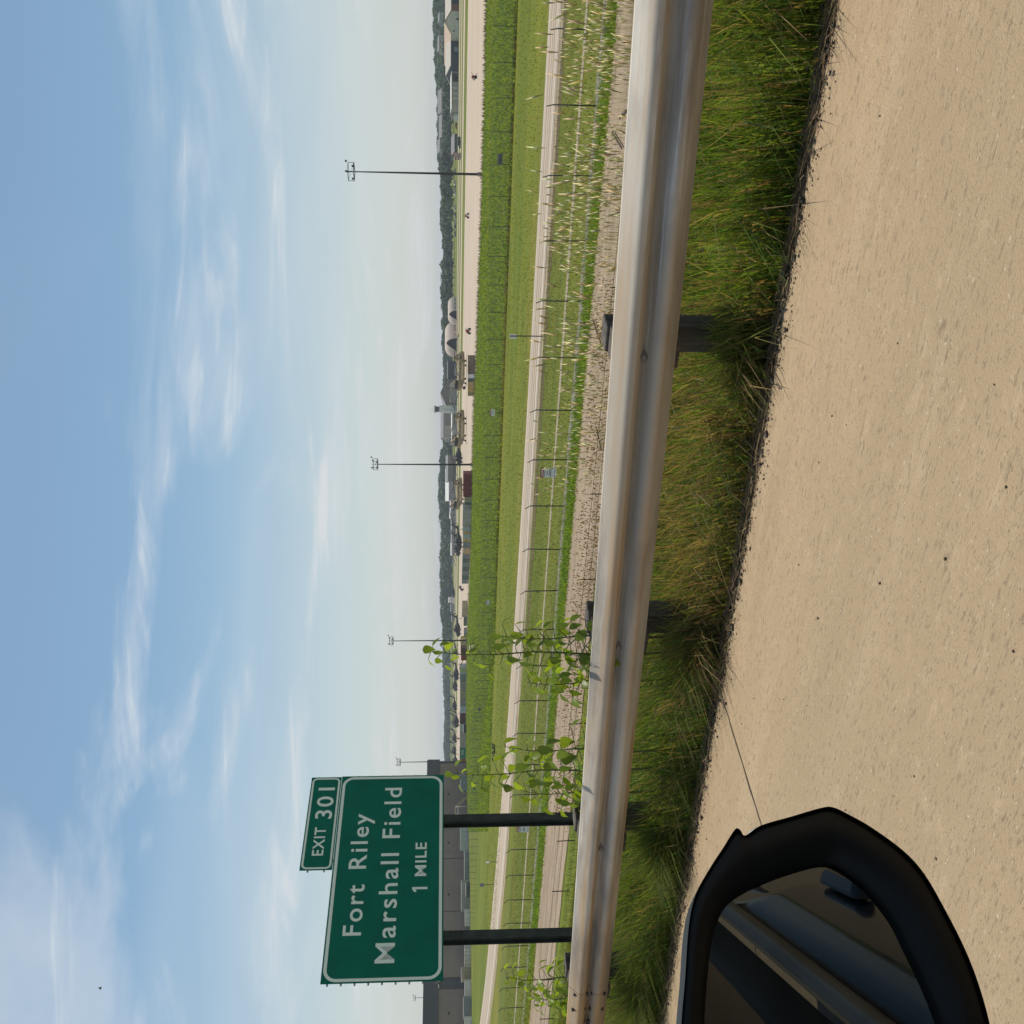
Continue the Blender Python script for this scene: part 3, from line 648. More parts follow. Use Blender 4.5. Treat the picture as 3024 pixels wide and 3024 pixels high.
# ================================================================== CONTAINERS AND SHELTERS ALONG THE APRON EDGE
def cm_(name, c): return mat('container ' + name, tuple(min(.75, q * 2.1) for q in c), .6, var=.16, scale=1.2, bump=.05)
CM = {'brown': (.085, .062, .045), 'white': (.50, .52, .50), 'green': (.05, .07, .05), 'tan': (.27, .20, .11), 'gold': (.30, .20, .07), 'olive': (.17, .15, .095), 'maroon': (.095, .018, .016),
      'taupe': (.20, .185, .165), 'grey': (.20, .225, .215), 'slate': (.10, .115, .115), 'khaki': (.14, .135, .115), 'blue': (.22, .25, .27), 'dmaroon': (.055, .022, .022), 'red': (.16, .012, .014),
      'evergreen': (.012, .13, .075), 'teal': (.03, .17, .12), 'orange': (.30, .085, .012)}
m_frame = mat('container frame', (.12, .11, .10), .6)
def edge_v(y): return float(np.interp(y, [1000, 1066, 1169, 1400, 1490, 1600, 1724, 1820, 1900, 2000, 2130, 2260, 2500, 3024], [1409, 1404.5, 1402, 1396, 1395, 1391, 1384, 1380.5, 1378.5, 1377.5, 1377, 1377, 1374, 1372]))
CG = 'containers and shelters lined up on the apron edge'
def container(yL, yR, vt, col, label, name='shipping_container', dep=2.4, letters=None):
    A = G(yL, edge_v(yL) + .4); B = G(yR, edge_v(yR) + .4); d = B - A; ln = d.length; rz = math.atan2(d.y, d.x)
    h = (edge_v((yL + yR) / 2) + .4 - vt) / FL * ((A.y + B.y) / 2)
    e = empty(name, (A.x, A.y, ZF + .05), rz, label, 'container', CG); m = cm_(col, CM[col])
    b = MB(); n = max(3, int(ln / .5)); poly = []
    x = .06; st = (ln - .12) / n
    for i in range(n):
        poly += [(x, .05), (x + st * .4, .05), (x + st * .5, .0), (x + st * .9, .0)]; x += st
    poly += [(ln - .06, .05), (ln - .06, dep), (.06, dep)]
    b.prism(poly, 'z', .08, h - .06); b.build('wall', m, e)
    fr = MB()
    for x0, x1 in ((0, .09), (ln - .09, ln)):
        fr.box(x0, x1, -.03, .09, 0, h).box(x0, x1, dep - .09, dep + .02, 0, h)
    fr.box(.0901, ln - .0901, -.03, .06, 0, .09).box(.0901, ln - .0901, -.03, .06, h - .09, h)
    fr.build('frame', m, e)
    MB().box(.03, ln - .03, .061, dep, h - .055, h - .012).build('roof', mat('container roof ' + col, tuple(min(.5, q * 1.5 + .05) for q in CM[col]), .7), e)
    if letters: place_text(letters, ln * .1, ln * .72, h * .42, h * .34, -.036, m_sw, e, off=.02)
    return e
for a in [(1104, 1066, 1382, 'brown', 'dark brown open shelter at the right end of the container row'), (1117, 1105, 1382.5, 'white', 'pale grey container beside the dark brown shelter'),
          (1127, 1117.5, 1382, 'green', 'narrow dark green container beside the pale grey one'), (1139, 1127.5, 1382, 'tan', 'tan container beside the narrow dark green one'),
          (1159, 1139.5, 1382, 'gold', 'golden tan container with a dark vent'), (1169, 1159.5, 1382, 'olive', 'olive container at the left end of the first container group'),
          (1467, 1400, 1368.5, 'maroon', 'long maroon shipping container below a twin-rotor helicopter'), (1484, 1468, 1372, 'olive', 'olive container beside the maroon container'), (1490.5, 1484.5, 1373, 'green', 'narrow green container end beside the maroon row'),
          (1554, 1504, 1367, 'taupe', 'long taupe grey shipping container'), (1569.5, 1555, 1367, 'grey', 'pale grey green container beside the taupe one'), (1576, 1570, 1367, 'gold', 'narrow gold strip between two grey containers'),
          (1591.5, 1576.5, 1367.5, 'grey', 'grey container between two gold strips'), (1599.5, 1592, 1368, 'gold', 'gold container beside the grey one and the slate one'), (1618, 1600, 1368, 'slate', 'slate grey container beside the tan box with a black square'),
          (1636, 1619, 1369, 'tan', 'tan box with a black square opening'),
          (1822, 1792, 1365, 'olive', 'olive tan container standing alone on the apron edge'), (1848, 1823, 1369.5, 'green', 'dark green low shelter beside the lone olive container'),
          (1882, 1870, 1370, 'slate', 'small slate grey unit right of the floodlight mast'), (1906, 1893, 1361, 'tan', 'tan container left of the floodlight mast'), (1934, 1915, 1361, 'dmaroon', 'dark maroon container behind the leafy weed'),
          (1950, 1935, 1362, 'red', 'dark red container behind the leafy weed'), (1991, 1970, 1358.5, 'grey', 'grey container at the right end of the long row'), (2012, 1991.5, 1358.5, 'slate', 'slate grey container second from the right end of the long row'),
          (2039, 2013, 1359, 'khaki', 'khaki container beside the slate grey one'), (2064, 2040, 1359, 'olive', 'olive container between the khaki and the wide khaki one'), (2084, 2065, 1359, 'khaki', 'khaki container beside the pale blue one'),
          (2106, 2085.5, 1359, 'blue', 'pale blue grey container beside the dark maroon one'), (2137, 2107, 1358.5, 'dmaroon', 'dark maroon container in the middle of the long row'), (2160, 2138, 1358.5, 'grey', 'grey container with equipment stacked before it'),
          (2208, 2161, 1358.5, 'taupe', 'long taupe container beside the green lettered one'), (2241, 2231.5, 1358, 'teal', 'bright teal green container beside the orange one'), (2252.5, 2241.5, 1358, 'orange', 'orange container at the corner of the big hangar'),
          (2275, 2253, 1358, 'grey', 'grey container beside the orange one at the hangar wall')]: container(*a)
container(2230.5, 2209, 1358, 'evergreen', 'green container with white letters beside the teal one', letters='EVE')
for k in range(7):
    y0 = 1637 + 12.4 * k; container(y0 + 12, y0, 1366.5 - k * .35, 'green' if k % 2 else 'slate', 'dark shelter panel, %s from the tan box with a black square' % ('first second third fourth fifth sixth seventh'.split()[k]), 'field_shelter', 3.0)
# pale pipe rail in front of the shelters
A = G(1716, 1385); B = G(1618, 1385.5)
MB().tube((A.x, A.y, ZF + .55), (B.x, B.y, ZF + .55), .07, n=6).tube((A.x, A.y, ZF), (A.x, A.y, ZF + .55), .06, n=6).tube((B.x, B.y, ZF), (B.x, B.y, ZF + .55), .06, n=6).tube(((A.x + B.x) / 2, (A.y + B.y) / 2, ZF), ((A.x + B.x) / 2, (A.y + B.y) / 2, ZF + .55), .06, n=6).build('pipe_rail', mat('pale pipe', (.5, .5, .48), .6), None)
tag(bpy.data.objects['pipe_rail'], 'low pale pipe rail before the row of dark shelter panels', 'rail')

# wheeled fire extinguishers and ground equipment on the apron
m_rd = mat('extinguisher red', (.22, .012, .012), .45); m_wh = mat('equipment white', (.55, .53, .48), .6)
def extinguisher():
    e = empty('fire_extinguisher_cart')
    MB().ball((0, 0, .95), .42, 10, 8).build('tank', m_rd, e)
    for s_ in (-1, 1): MB().tube((s_ * .55, 0, .4), (s_ * .7, 0, .4), .4, n=12).build('wheel', m_tyre, e)
    MB().tube((-.55, 0, .4), (.55, 0, .4), .05).tube((0, 0, .5), (0, -1.0, 1.35), .05).tube((-.3, -1.0, 1.35), (.3, -1.0, 1.35), .04).tube((0, 0, .4), (0, -.9, .03), .05).build('frame', m_dark, e)
    MB().box(-.35, .35, .2, .7, .45, 1.0).build('hose_box', m_wh, e)
    return e
EXL = 'red wheeled fire extinguisher cart standing on the concrete apron'
ex = extinguisher()
for i, (y_, v_, sc_) in enumerate(((228, 1409, 1.), (637, 1386, 1.1), (978, 1391, 1.2), (1145, 1375, 1.), (1734, 1363, 1.15), (1741, 1369.5, 1.15), (2181, 1357, 1.0))):
    o = ex if i == 0 else copy_tree(ex); o.location = G(y_, v_, ZF + .05); o.rotation_euler = (0, 0, random.uniform(0, 6)); o.scale = (sc_,) * 3
    tag(o, EXL, 'extinguisher', 'fire extinguisher carts on the apron')

# ================================================================== BUILDINGS
def frame_of(yL, yR, v, zb=ZF, vR=None):
    A = G(yL, v, zb); B = G(yR, v if vR is None else vR, zb); d = B - A
    return A, d.length, math.atan2(d.y, d.x), (A.y + B.y) / 2
m_w = {k: mat('wall ' + k, c, .8, var=.1, scale=.6) for k, c in {'cream': (.66, .60, .48), 'charcoal': (.055, .055, .058), 'beige': (.46, .41, .33), 'greybrown': (.24, .205, .185), 'grey': (.36, .345, .335), 'lilac': (.40, .355, .34), 'pale': (.70, .68, .64), 'brick': (.24, .09, .055)}.items()}
m_r = {k: mat('roof ' + k, c, .75, var=.08, scale=.5) for k, c in {'tan': (.40, .30, .215), 'sand': (.42, .38, .32), 'white': (.52, .52, .50), 'grey': (.17, .165, .165), 'dark': (.075, .07, .075), 'peach': (.45, .33, .24)}.items()}
m_pane = mat('window glass', (.03, .035, .04), .15, var=.1); m_door = mat('door panel', (.42, .43, .42), .6, var=.06)
def building(yL, yR, vb, vt, wall, roof, label, cat='building', ridge=None, gable=False, dep=14, vpk=None, doors=(), windows=(), name='hangar', zb=ZF, over=.4):
    """front wall from yL to yR; vt eave; vpk ridge. gable: triangle faces the camera"""
    A, ln, rz, Y = frame_of(yL, yR, vb, zb); h = (vb - vt) / FL * Y; hp = (vb - (vpk if vpk else vt - .5)) / FL * Y
    e = empty(name, (A.x, A.y, zb), rz, label, cat)
    if gable: MB().prism([(0, -.5), (ln, -.5), (ln, h), (ln / 2, hp - .12), (0, h)], 'y', 0, dep).build('wall', m_w[wall], e)
    else: MB().prism([(0, -.5), (dep, -.5), (dep, h), (dep / 2, hp - .12), (0, h)], 'x', 0, ln).build('wall', m_w[wall], e)
    if gable:
        poly = [(-over, h - .12 * over), (ln / 2, hp), (ln + over, h - .12 * over), (ln + over, h + .22), (ln / 2, hp + .32), (-over, h + .22)]
        MB().prism(poly, 'y', -over, dep + over).build('roof', m_r[roof], e)
    else:
        poly = [(-over, h - .1), (dep / 2, hp), (dep + over, h - .1), (dep + over, h + .22), (dep / 2, hp + .32), (-over, h + .22)]
        MB().prism(poly, 'x', -over, ln + over).build('roof', m_r[roof], e)
    for (a, b, c, d, mm) in doors: MB().box(ln * a, ln * b, -.08, .05, h * c, h * d).build('door', mm, e)
    for (a, b, c, d) in windows:
        wd = MB().box(ln * a, ln * b, -.05, .03, h * c, h * d).build('window', m_door, e)
        MB().box(ln * a + .12, ln * b - .12, -.07, -.051, h * c + .1, h * d - .1).build('pane', m_pane, wd)
    return e
# right-hand hangars (nearest the edge of the frame first)
building(32, -120, 1355, 1333, 'charcoal', 'sand', 'long tan-roofed hangar with dark open bays and orange barriers', vpk=1316, dep=30, doors=((.0, .12, 0, .97, m_w['brick']), (.15, .5, 0, .9, m_dark), (.55, .95, 0, .9, m_dark)))
building(101, 33, 1355, 1333, 'cream', 'tan', 'cream hangar with a peach gable and white door', gable=True, vpk=1313.5, dep=30, doors=((.34, .5, 0, .35, m_w['pale']), (.62, .7, 0, .3, m_dark), (.1, .16, .55, .85, m_r['grey'])))
building(192, 102, 1354.5, 1332, 'charcoal', 'sand', 'charcoal hangar front beside the cream gable, blue-grey roller door', vpk=1317, dep=30, doors=((.44, .58, 0, .58, mat('roller door blue', (.24, .28, .31), .5)),))
building(166, 103, 1353.2, 1332.5, 'charcoal', 'tan', 'peach gable rising behind the charcoal hangar front', gable=True, vpk=1313.5, dep=28)
building(315, 192.5, 1354, 1334.5, 'beige', 'white', 'low beige building with white vertical door panels', name='low_building', vpk=1331.5, dep=20, over=1.0, doors=((.18, .21, .1, .9, m_w['pale']), (.3, .33, .1, .9, m_w['pale']), (.43, .47, .1, .9, m_w['pale']), (.60, .8, .0, .9, m_w['charcoal']), (.62, .68, .05, .4, m_door), (.9, .97, .0, .8, m_w['grey'])))
building(341, 316, 1353.5, 1340, 'pale', 'grey', 'small pale shed at the end of the low beige building', name='low_building', vpk=1338.5, dep=10, doors=((.3, .7, 0, .7, m_w['grey']),))
building(447, 395, 1351, 1343, 'charcoal', 'grey', 'dark grey gabled station building beside a red and white tower', name='station_building', vpk=1333.5, dep=16, windows=tuple((.08 + .15 * k, .17 + .15 * k, .2, .7) for k in range(6)))
# striped red and white approach tower
p_ = G(462, 1361, ZF); e = empty('striped_tower', p_, .4, 'small red and white chequered marker tower on the airfield', 'tower')
m_or = mat('marker orange', (.42, .05, .02), .6)
for i in range(5):
    for j in range(4): MB().box(-1.6 + j * .8, -.81 + j * .8, -.8, .8, i * .75, i * .75 + .74).build('panel', m_or if (i + j) % 2 else m_w['pale'], e)
MB().tube((1.2, 0, 3.7), (1.2, 0, 6.5), .08).build('mast', m_or, e)
# fabric dome shelters
m_fabr = mat('shelter fabric', (.50, .42, .35), .8, var=.07, scale=.5); m_fab2 = mat('shelter fabric shaded panel', (.42, .36, .31), .8, var=.07)
def dome(yL, yR, vb, vpk, yF, label):
    """barrel shelter: open front arch spans yL..yF, its long side runs to yR"""
    A = G(yL, vb); B = G(yF, vb); Y = A.y; W = (B - A).length * 1.25; Hh = (vb - vpk) / FL * Y
    Cn = (A + B) / 2; ln = max(18, (G(yR, vb) - B).length * 1.5); rz = math.atan2(B.y - A.y, B.x - A.x) + R(-34)
    e = empty('dome_shelter', Cn, rz, label, 'shelter', 'white fabric shelters on the far side of the airfield')
    arc = [(W / 2 * cos(a) * (1 + .10 * sin(2 * a) * 0), Hh * (sin(a) ** .82)) for a in np.linspace(0, math.pi, 13)]
    n = len(arc); secs = [0, ln * .33, ln * .66, ln]
    for k in range(3):
        V = [(x, secs[k] + .05, z) for x, z in arc] + [(x, secs[k + 1] - .05, z) for x, z in arc]
        V += [(x * .97, secs[k] + .05, z * .97) for x, z in arc] + [(x * .97, secs[k + 1] - .05, z * .97) for x, z in arc]
        F = [(i, i + 1, n + i + 1, n + i) for i in range(n - 1)] + [(2 * n + i, 3 * n + i, 3 * n + i + 1, 2 * n + i + 1) for i in range(n - 1)]
        F += [(i, 2 * n + i, 2 * n + i + 1, i + 1) for i in range(n - 1)] + [(n + i, n + i + 1, 3 * n + i + 1, 3 * n + i) for i in range(n - 1)]
        MB().add(V, F).build('fabric_bay', m_fabr, e)
    # rounded end cap behind and the clam-shell lip in front
    for (y0, sg_, nm) in ((ln, 1, 'end_cap'), (0, -1, 'front_canopy')):
        V = []; m_ = 6; lim = R(84); ar = arc if sg_ > 0 else arc[4:]; na = len(ar)
        for j in range(m_ + 1):
            a = lim * j / m_
            for x, z in ar: V.append((x * cos(a), y0 + sg_ * W * .36 * sin(a), z * cos(a)))
        F = [(j * na + i, j * na + i + 1, (j + 1) * na + i + 1, (j + 1) * na + i) for j in range(m_) for i in range(na - 1)]
        o = MB().add(V, F).build(nm, m_fabr, e); md = o.modifiers.new('thick', 'SOLIDIFY'); md.thickness = .12
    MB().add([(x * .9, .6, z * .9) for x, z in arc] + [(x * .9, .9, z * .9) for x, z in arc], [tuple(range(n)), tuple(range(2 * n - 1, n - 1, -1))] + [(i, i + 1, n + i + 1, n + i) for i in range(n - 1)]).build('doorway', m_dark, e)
    for k in (.2, .5, .8): MB().box(W * .47, W * .5, ln * k - .5, ln * k + .5, .6, 1.7).build('vent', m_dark, e)
    return e
dome(1051, 924, 1349, 1314, 1002, 'larger pale fabric shelter with a dark arched opening')
dome(956, 850, 1349, 1323, 920, 'smaller pale fabric shelter behind the larger one')
# gable hangar beside the control tower
building(1200, 1120, 1349, 1321, 'greybrown', 'grey', 'grey gabled hangar right of the control tower', gable=True, vpk=1302, dep=35, doors=((.1, .9, .0, .55, m_w['lilac']), (.15, .85, .58, .75, m_w['cream']), (.0, .06, 0, .9, m_w['grey'])), over=.5)
building(1120, 1066, 1349, 1324, 'charcoal', 'dark', 'dark low wing right of the gabled hangar', name='low_building', vpk=1321, dep=16, doors=((.2, .8, .05, .3, m_w['grey']),))
building(1290, 1218, 1347, 1310.5, 'lilac', 'grey', 'lilac grey hangar left of the control tower', vpk=1302, dep=36, doors=((.06, .44, .1, .92, m_w['beige']), (.46, .97, .1, .92, m_w['greybrown'])))
building(1302, 1288, 1346, 1319, 'grey', 'grey', 'grey annex at the left end of the lilac hangar', name='low_building', vpk=1317, dep=12)
building(1300, 1222, 1349.5, 1336, 'grey', 'white', 'white-roofed low wing below the lilac hangar', name='low_building', vpk=1333.5, dep=9, doors=((.0, .18, .1, .8, m_w['brick']), (.3, .4, .1, .8, m_door), (.55, .65, .1, .8, m_door)))
# control tower
A = G(1209, 1349); Y = A.y; e = empty('control_tower', A, .1, 'pale control tower with a dark glazed cab and antennas', 'tower'); k_ = Y / FL
hs = (1349 - 1299) * k_; hc = (1349 - 1297) * k_
MB().box(-9.6 * k_, 9.6 * k_, -9.6 * k_, 9.6 * k_, -.3, hs).build('shaft', m_w['pale'], e)
MB().box(-8.5 * k_, 8.5 * k_, -8.5 * k_, 8.5 * k_, hs + .01, hs + .5).build('deck', m_r['white'], e)
a, b = 5.5 * k_, 8.2 * k_; z0, z1 = hs + .5, hs + 14 * k_
MB().add([(-a, -a, z0), (a, -a, z0), (a, a, z0), (-a, a, z0), (-b, -b, z1), (b, -b, z1), (b, b, z1), (-b, b, z1)], [(3, 2, 1, 0), (4, 5, 6, 7), (0, 1, 5, 4), (1, 2, 6, 5), (2, 3, 7, 6), (3, 0, 4, 7)]).build('cab_glass', m_pane, e)
for i in range(4):
    for s_ in (-1, 1):
        f_ = (-1, -.33, .33, 1)[i]; MB().tube((f_ * a, s_ * a * 1.01, z0), (f_ * b, s_ * b * 1.01, z1), .12, n=4).build('mullion', m_w['grey'], e)
MB().box(-b * 1.15, b * 1.15, -b * 1.15, b * 1.15, z1, z1 + .45).build('cab_roof', m_w['grey'], e)
for (x, y, h) in ((-.8, 0, 3), (0, .5, 4), (.7, -.3, 3.2), (1.3, .4, 2.6), (-1.4, .2, 2.2)): MB().tube((x, y, z1 + .4), (x, y, z1 + .4 + h), .06, .03, n=5).build('antenna', m_w['grey'], e)
for i in range(3): MB().box(-3.2 * k_, -1.6 * k_, -9.6 * k_ - .06, -9.6 * k_ + .02, hs * (.3 + .2 * i), hs * (.36 + .2 * i)).build('window', m_pane, e)
# buildings left of the tower
building(1421, 1345, 1346, 1324, 'greybrown', 'grey', 'grey-brown hangar with dark strip windows behind the floodlight mast', vpk=1317, dep=26, windows=((.28, .75, .25, .42),))
building(1478, 1383, 1345, 1326, 'grey', 'white', 'white-roofed building with two rows of small windows', name='office_building', vpk=1316, dep=34, windows=tuple((.06 + .085 * k, .10 + .085 * k, c, c + .16) for k in range(6) for c in (.25, .65)))
building(1530, 1479, 1346, 1331.5, 'lilac', 'white', 'low lilac building with a thin white roof', name='low_building', vpk=1328, dep=16, windows=((.1, .25, .3, .6), (.4, .55, .3, .6), (.7, .85, .3, .6)))
building(1600, 1531, 1346, 1335.5, 'grey', 'grey', 'long low grey building below the wooded hill', name='low_building', vpk=1332, dep=14, windows=((.1, .3, .3, .6), (.5, .7, .3, .6)))
building(1640, 1604, 1343, 1334, 'grey', 'white', 'small grey building with a pale roof beside the parked helicopters', name='low_building', vpk=1331.5, dep=12)
building(1780, 1766, 1341.5, 1326, 'pale', 'white', 'white box-shaped building on the far grass', name='white_building', vpk=1325, dep=12, doors=((.1, .9, .45, .5, m_w['grey']),))
building(1807, 1786, 1342.5, 1333, 'lilac', 'grey', 'low grey-lilac shed left of the white box building', name='low_building', vpk=1331, dep=12)
building(1836, 1812, 1342, 1335, 'grey', 'grey', 'far grey shed left of the lilac shed', name='low_building', vpk=1333.5, dep=9)
# barracks on the wooded ridge at the right
def ridge_b(yL, yR, vb, vt, vpk, Y, wall, roof, label):
    A = AT(yL, vb, Y); B = AT(yR, vb, Y); ln = (B - A).length; e = empty('barracks', A, math.atan2(B.y - A.y, B.x - A.x), label, 'building', 'barracks on the wooded ridge'); k = Y / FL
    h = (vb - vt) * k; hp = (vb - vpk) * k
    MB().prism([(0, -6), (14, -6), (14, h), (7, hp - .2), (0, h)], 'x', 0, ln).build('wall', m_w[wall], e)
    MB().prism([(-.6, h - .1), (7, hp), (14.6, h - .1), (14.6, h + .3), (7, hp + .5), (-.6, h + .3)], 'x', -.6, ln + .6).build('roof', m_r[roof], e)
    for i in range(int(ln / 5)):
        wd = MB().box(2 + i * 5, 3.6 + i * 5, -.06, .02, h * .35, h * .75).build('window', m_pane, e)
    return e
ridge_b(330, 262, 1312, 1305, 1294, 1060, 'beige', 'grey', 'barracks with a long grey roof on the wooded ridge above the pale shed')
ridge_b(402, 332, 1311, 1306, 1297, 1065, 'beige', 'grey', 'grey-roofed barracks on the ridge left of the longest one')
ridge_b(446, 410, 1306, 1300, 1292, 1070, 'grey', 'grey', 'shorter grey barracks on the ridge above the striped tower')
ridge_b(60, 36, 1304, 1299, 1294, 1040, 'grey', 'grey', 'grey barracks peeping from the trees above the peach gables')
ridge_b(146, 104, 1304, 1298, 1293, 1045, 'beige', 'grey', 'barracks with pale walls in the trees above the charcoal hangar')
# parked trucks and cars on the far side
m_car = [mat('far car ' + k, c, .4, var=.05) for k, c in (('white', (.55, .55, .55)), ('grey', (.16, .17, .18)), ('dark', (.04, .045, .05)), ('red', (.25, .03, .02)))]
CARS = [(540, 1347, 0), (556, 1347, 1), (572, 1347.5, 0), (612, 1347, 0), (636, 1348, 1), (655, 1347.5, 0), (667, 1347.5, 2), (690, 1347.5, 1), (417, 1361, 2), (426, 1361, 2), (372, 1351, 3), (505, 1347, 1), (1655, 1340, 0), (1664, 1340, 0), (1500, 1345, 2), (1100, 1349, 0)]
def far_car(m):
    e = empty('parked_car')
    MB().prism([(-2.2, .35), (2.2, .35), (2.25, .85), (1.2, 1.0), (.6, 1.55), (-1.5, 1.6), (-2.2, 1.05)], 'y', -.9, .9).build('body', m, e, bevel=.08)
    MB().prism([(.95, 1.02), (.55, 1.48), (-1.4, 1.5), (-1.75, 1.05)], 'y', -.91, .91).build('window', m_pane, e)
    for x in (-1.4, 1.4):
        for s_ in (-1, 1): MB().tube((x, s_ * .72, .34), (x, s_ * .93, .34), .34, n=10).build('wheel', m_tyre, e)
    return e
protos = {}
for (y_, v_, k) in CARS:
    o = copy_tree(protos[k]) if k in protos else protos.setdefault(k, far_car(m_car[k])); o.location = G(y_, v_); o.rotation_euler = (0, 0, random.choice((0, .3, 2.9, 3.3)))
    tag(o, ['tiny white car parked beyond the taxiways', 'tiny grey car parked beyond the taxiways', 'tiny dark car parked beyond the taxiways', 'tiny red car parked beyond the taxiways'][k], 'car', 'cars parked beyond the taxiways')

# the big dark hangar behind the sign: its front runs at right angles to the highway
hp_ = Vector((-89.7, 367)); nd = Vector((.65, .76)).normalized(); dd_ = Vector((-nd.y, nd.x))
bigang = math.atan2(-nd.y, -nd.x)       # local +x from the right corner towards the left, front faces local +y... 
e = empty('large_hangar', (hp_.x, hp_.y, ZF), bigang, 'huge dark-topped taupe hangar behind the green highway sign', 'hangar')
m_taupe = layered('hangar taupe panel', [((.27, .215, .18),), ((.235, .19, .165), .15, .4, .6, 1, 1, 3)], rough=.7); m_fasc = mat('hangar fascia', (.070, .070, .074), .6, var=.08, scale=.3)
HL, HH = 160, 13.95
MB().box(0, HL, -45, -.4, -.4, HH - .3).build('core', m_fasc, e)
MB().box(-.3, HL, -.38, .5, HH - 4.3, HH).build('fascia', m_fasc, e)
MB().box(-.2, HL, -45, .3, HH + .002, HH + .25).build('roof', m_r['dark'], e)
yy = lambda y: None
def hx(y):
    q = (1512 - y) / FL; den = (-nd.x) - q * (-nd.y); return (q * hp_.y - hp_.x) / den
cuts = [1.2, hx(2534), hx(2689), hx(2885)]
for a, b in zip(cuts[:-1], cuts[1:]): MB().box(a + .12, b - .12, -.38, .12, -.3, HH - 4.31).build('door_leaf', m_taupe, e)
for a, b in ((hx(2918), hx(3060)), (hx(3064), HL - 1)): MB().box(a + .12, b - .12, -.38, .12, -.3, HH - 4.31).build('door_leaf', m_taupe, e)
for y_ in (2345, 2488, 2640, 2990): MB().box(hx(y_) - .3, hx(y_) + .3, .13, .4, 6.3, 6.8).build('wall_lamp', m_dark, e)
for y_ in (2893, 2912): MB().box(hx(y_) - .6, hx(y_) + .6, .52, .6, HH - 4.5, HH - 4.2).build('bracket', m_w['pale'], e)
# boxes, barriers and equipment before the big hangar
def crate(yL, yR, vb, vt, m, label, name='storage_box', cat='box', grp='boxes and equipment before the big hangar', rails=False, Dq=None):
    if yR > 2250: vb = max(vb, 1378 + ((yL + yR) / 2 - 2245) * .01733 + 2.2)
    A = G(yL, vb); B = G(yR, vb); d = B - A; ln = d.length; h = (vb - vt) / FL * (A.y + B.y) / 2
    e = empty(name, A, math.atan2(d.y, d.x), label, cat, grp)
    MB().box(0, ln, 0, 2.2, 0, h).build('body', m, e, bevel=.05); MB().box(-.06, ln + .06, -.06, 2.26, h + .001, h + .1).build('lid', m_w['pale'], e)
    n = max(1, int(ln / 3))
    for i in range(1, n): MB().box(ln * i / n - .06, ln * i / n + .06, -.05, -.001, .05, h - .05).build('rib', m_w['grey'], e)
    return e
crate(2512, 2426, 1378.5, 1360, cm_('grey', CM['grey']), 'grey-green covered storage row right of the hangar seam', 'storage_shelter')
crate(2604, 2516, 1381.5, 1372, cm_('slate', CM['slate']), 'low slate storage rack with a white top rail', 'storage_shelter')
crate(2620, 2606, 1382, 1372, m_w['pale'], 'white box beside the low slate rack')
crate(2692, 2606, 1383.5, 1363, cm_('khaki', CM['khaki']), 'khaki shelter row before the hangar door seam', 'storage_shelter')
crate(2735, 2692, 1384, 1374, m_w['pale'], 'pale storage container beside the khaki shelter row')
crate(2862, 2768, 1385.5, 1373, m_w['pale'], 'row of pale boxes left of the left sign post')
crate(2900, 2864, 1387, 1363, cm_('olive', CM['olive']), 'olive wire cage beside the pale boxes', 'storage_cage')
crate(2948, 2902, 1388, 1373, m_w['pale'], 'pale box left of the olive cage')
crate(3010, 2952, 1389, 1369, cm_('slate', CM['slate']), 'dark equipment rack at the left edge of the hangar', 'equipment_rack')
crate(3060, 3012, 1390, 1373, m_w['pale'], 'pale box beyond the dark equipment rack')
crate(2335, 2290, 1376.5, 1360, cm_('slate', CM['slate']), 'dark truck-shaped box with two white lamps before the hangar')
crate(2650, 2612, 1388, 1376.5, m_car[2], 'dark parked vehicle body before the khaki shelters', 'parked_vehicle', 'vehicle')
crate(2165, 2142, 1379.5, 1369, m_car[2], 'dark equipment heap before the grey container', 'equipment_stack')
# yellow maintenance stairs
A = G(2392, 1382.5); e = empty('maintenance_stairs', A, .2, 'yellow and white maintenance stairs before the big hangar', 'stairs'); m_yel = mat('stair yellow', (.42, .33, .13), .6)
for s_ in (0, 1.2): MB().tube((4.2, s_, .3), (1.2, s_, 3.4), .1, n=5).tube((4.2, s_, 1.2), (1.2, s_, 4.3), .06, n=5).tube((1.2, s_, 4.3), (-1.4, s_, 4.3), .06, n=5).build('rail', m_yel, e)
for i in range(10): MB().box(4.0 - i * .3, 4.3 - i * .3, 0, 1.2, .3 + i * .31, .36 + i * .31).build('step', m_yel, e)
MB().box(-1.5, 1.2, 0, 1.2, 3.3, 3.45).build('platform', m_w['pale'], e)
for x in (-1.4, 1.1): MB().tube((x, .1, 0), (x, .1, 4.3), .08).tube((x, 1.1, 0), (x, 1.1, 4.3), .08).build('leg', m_w['pale'], e)

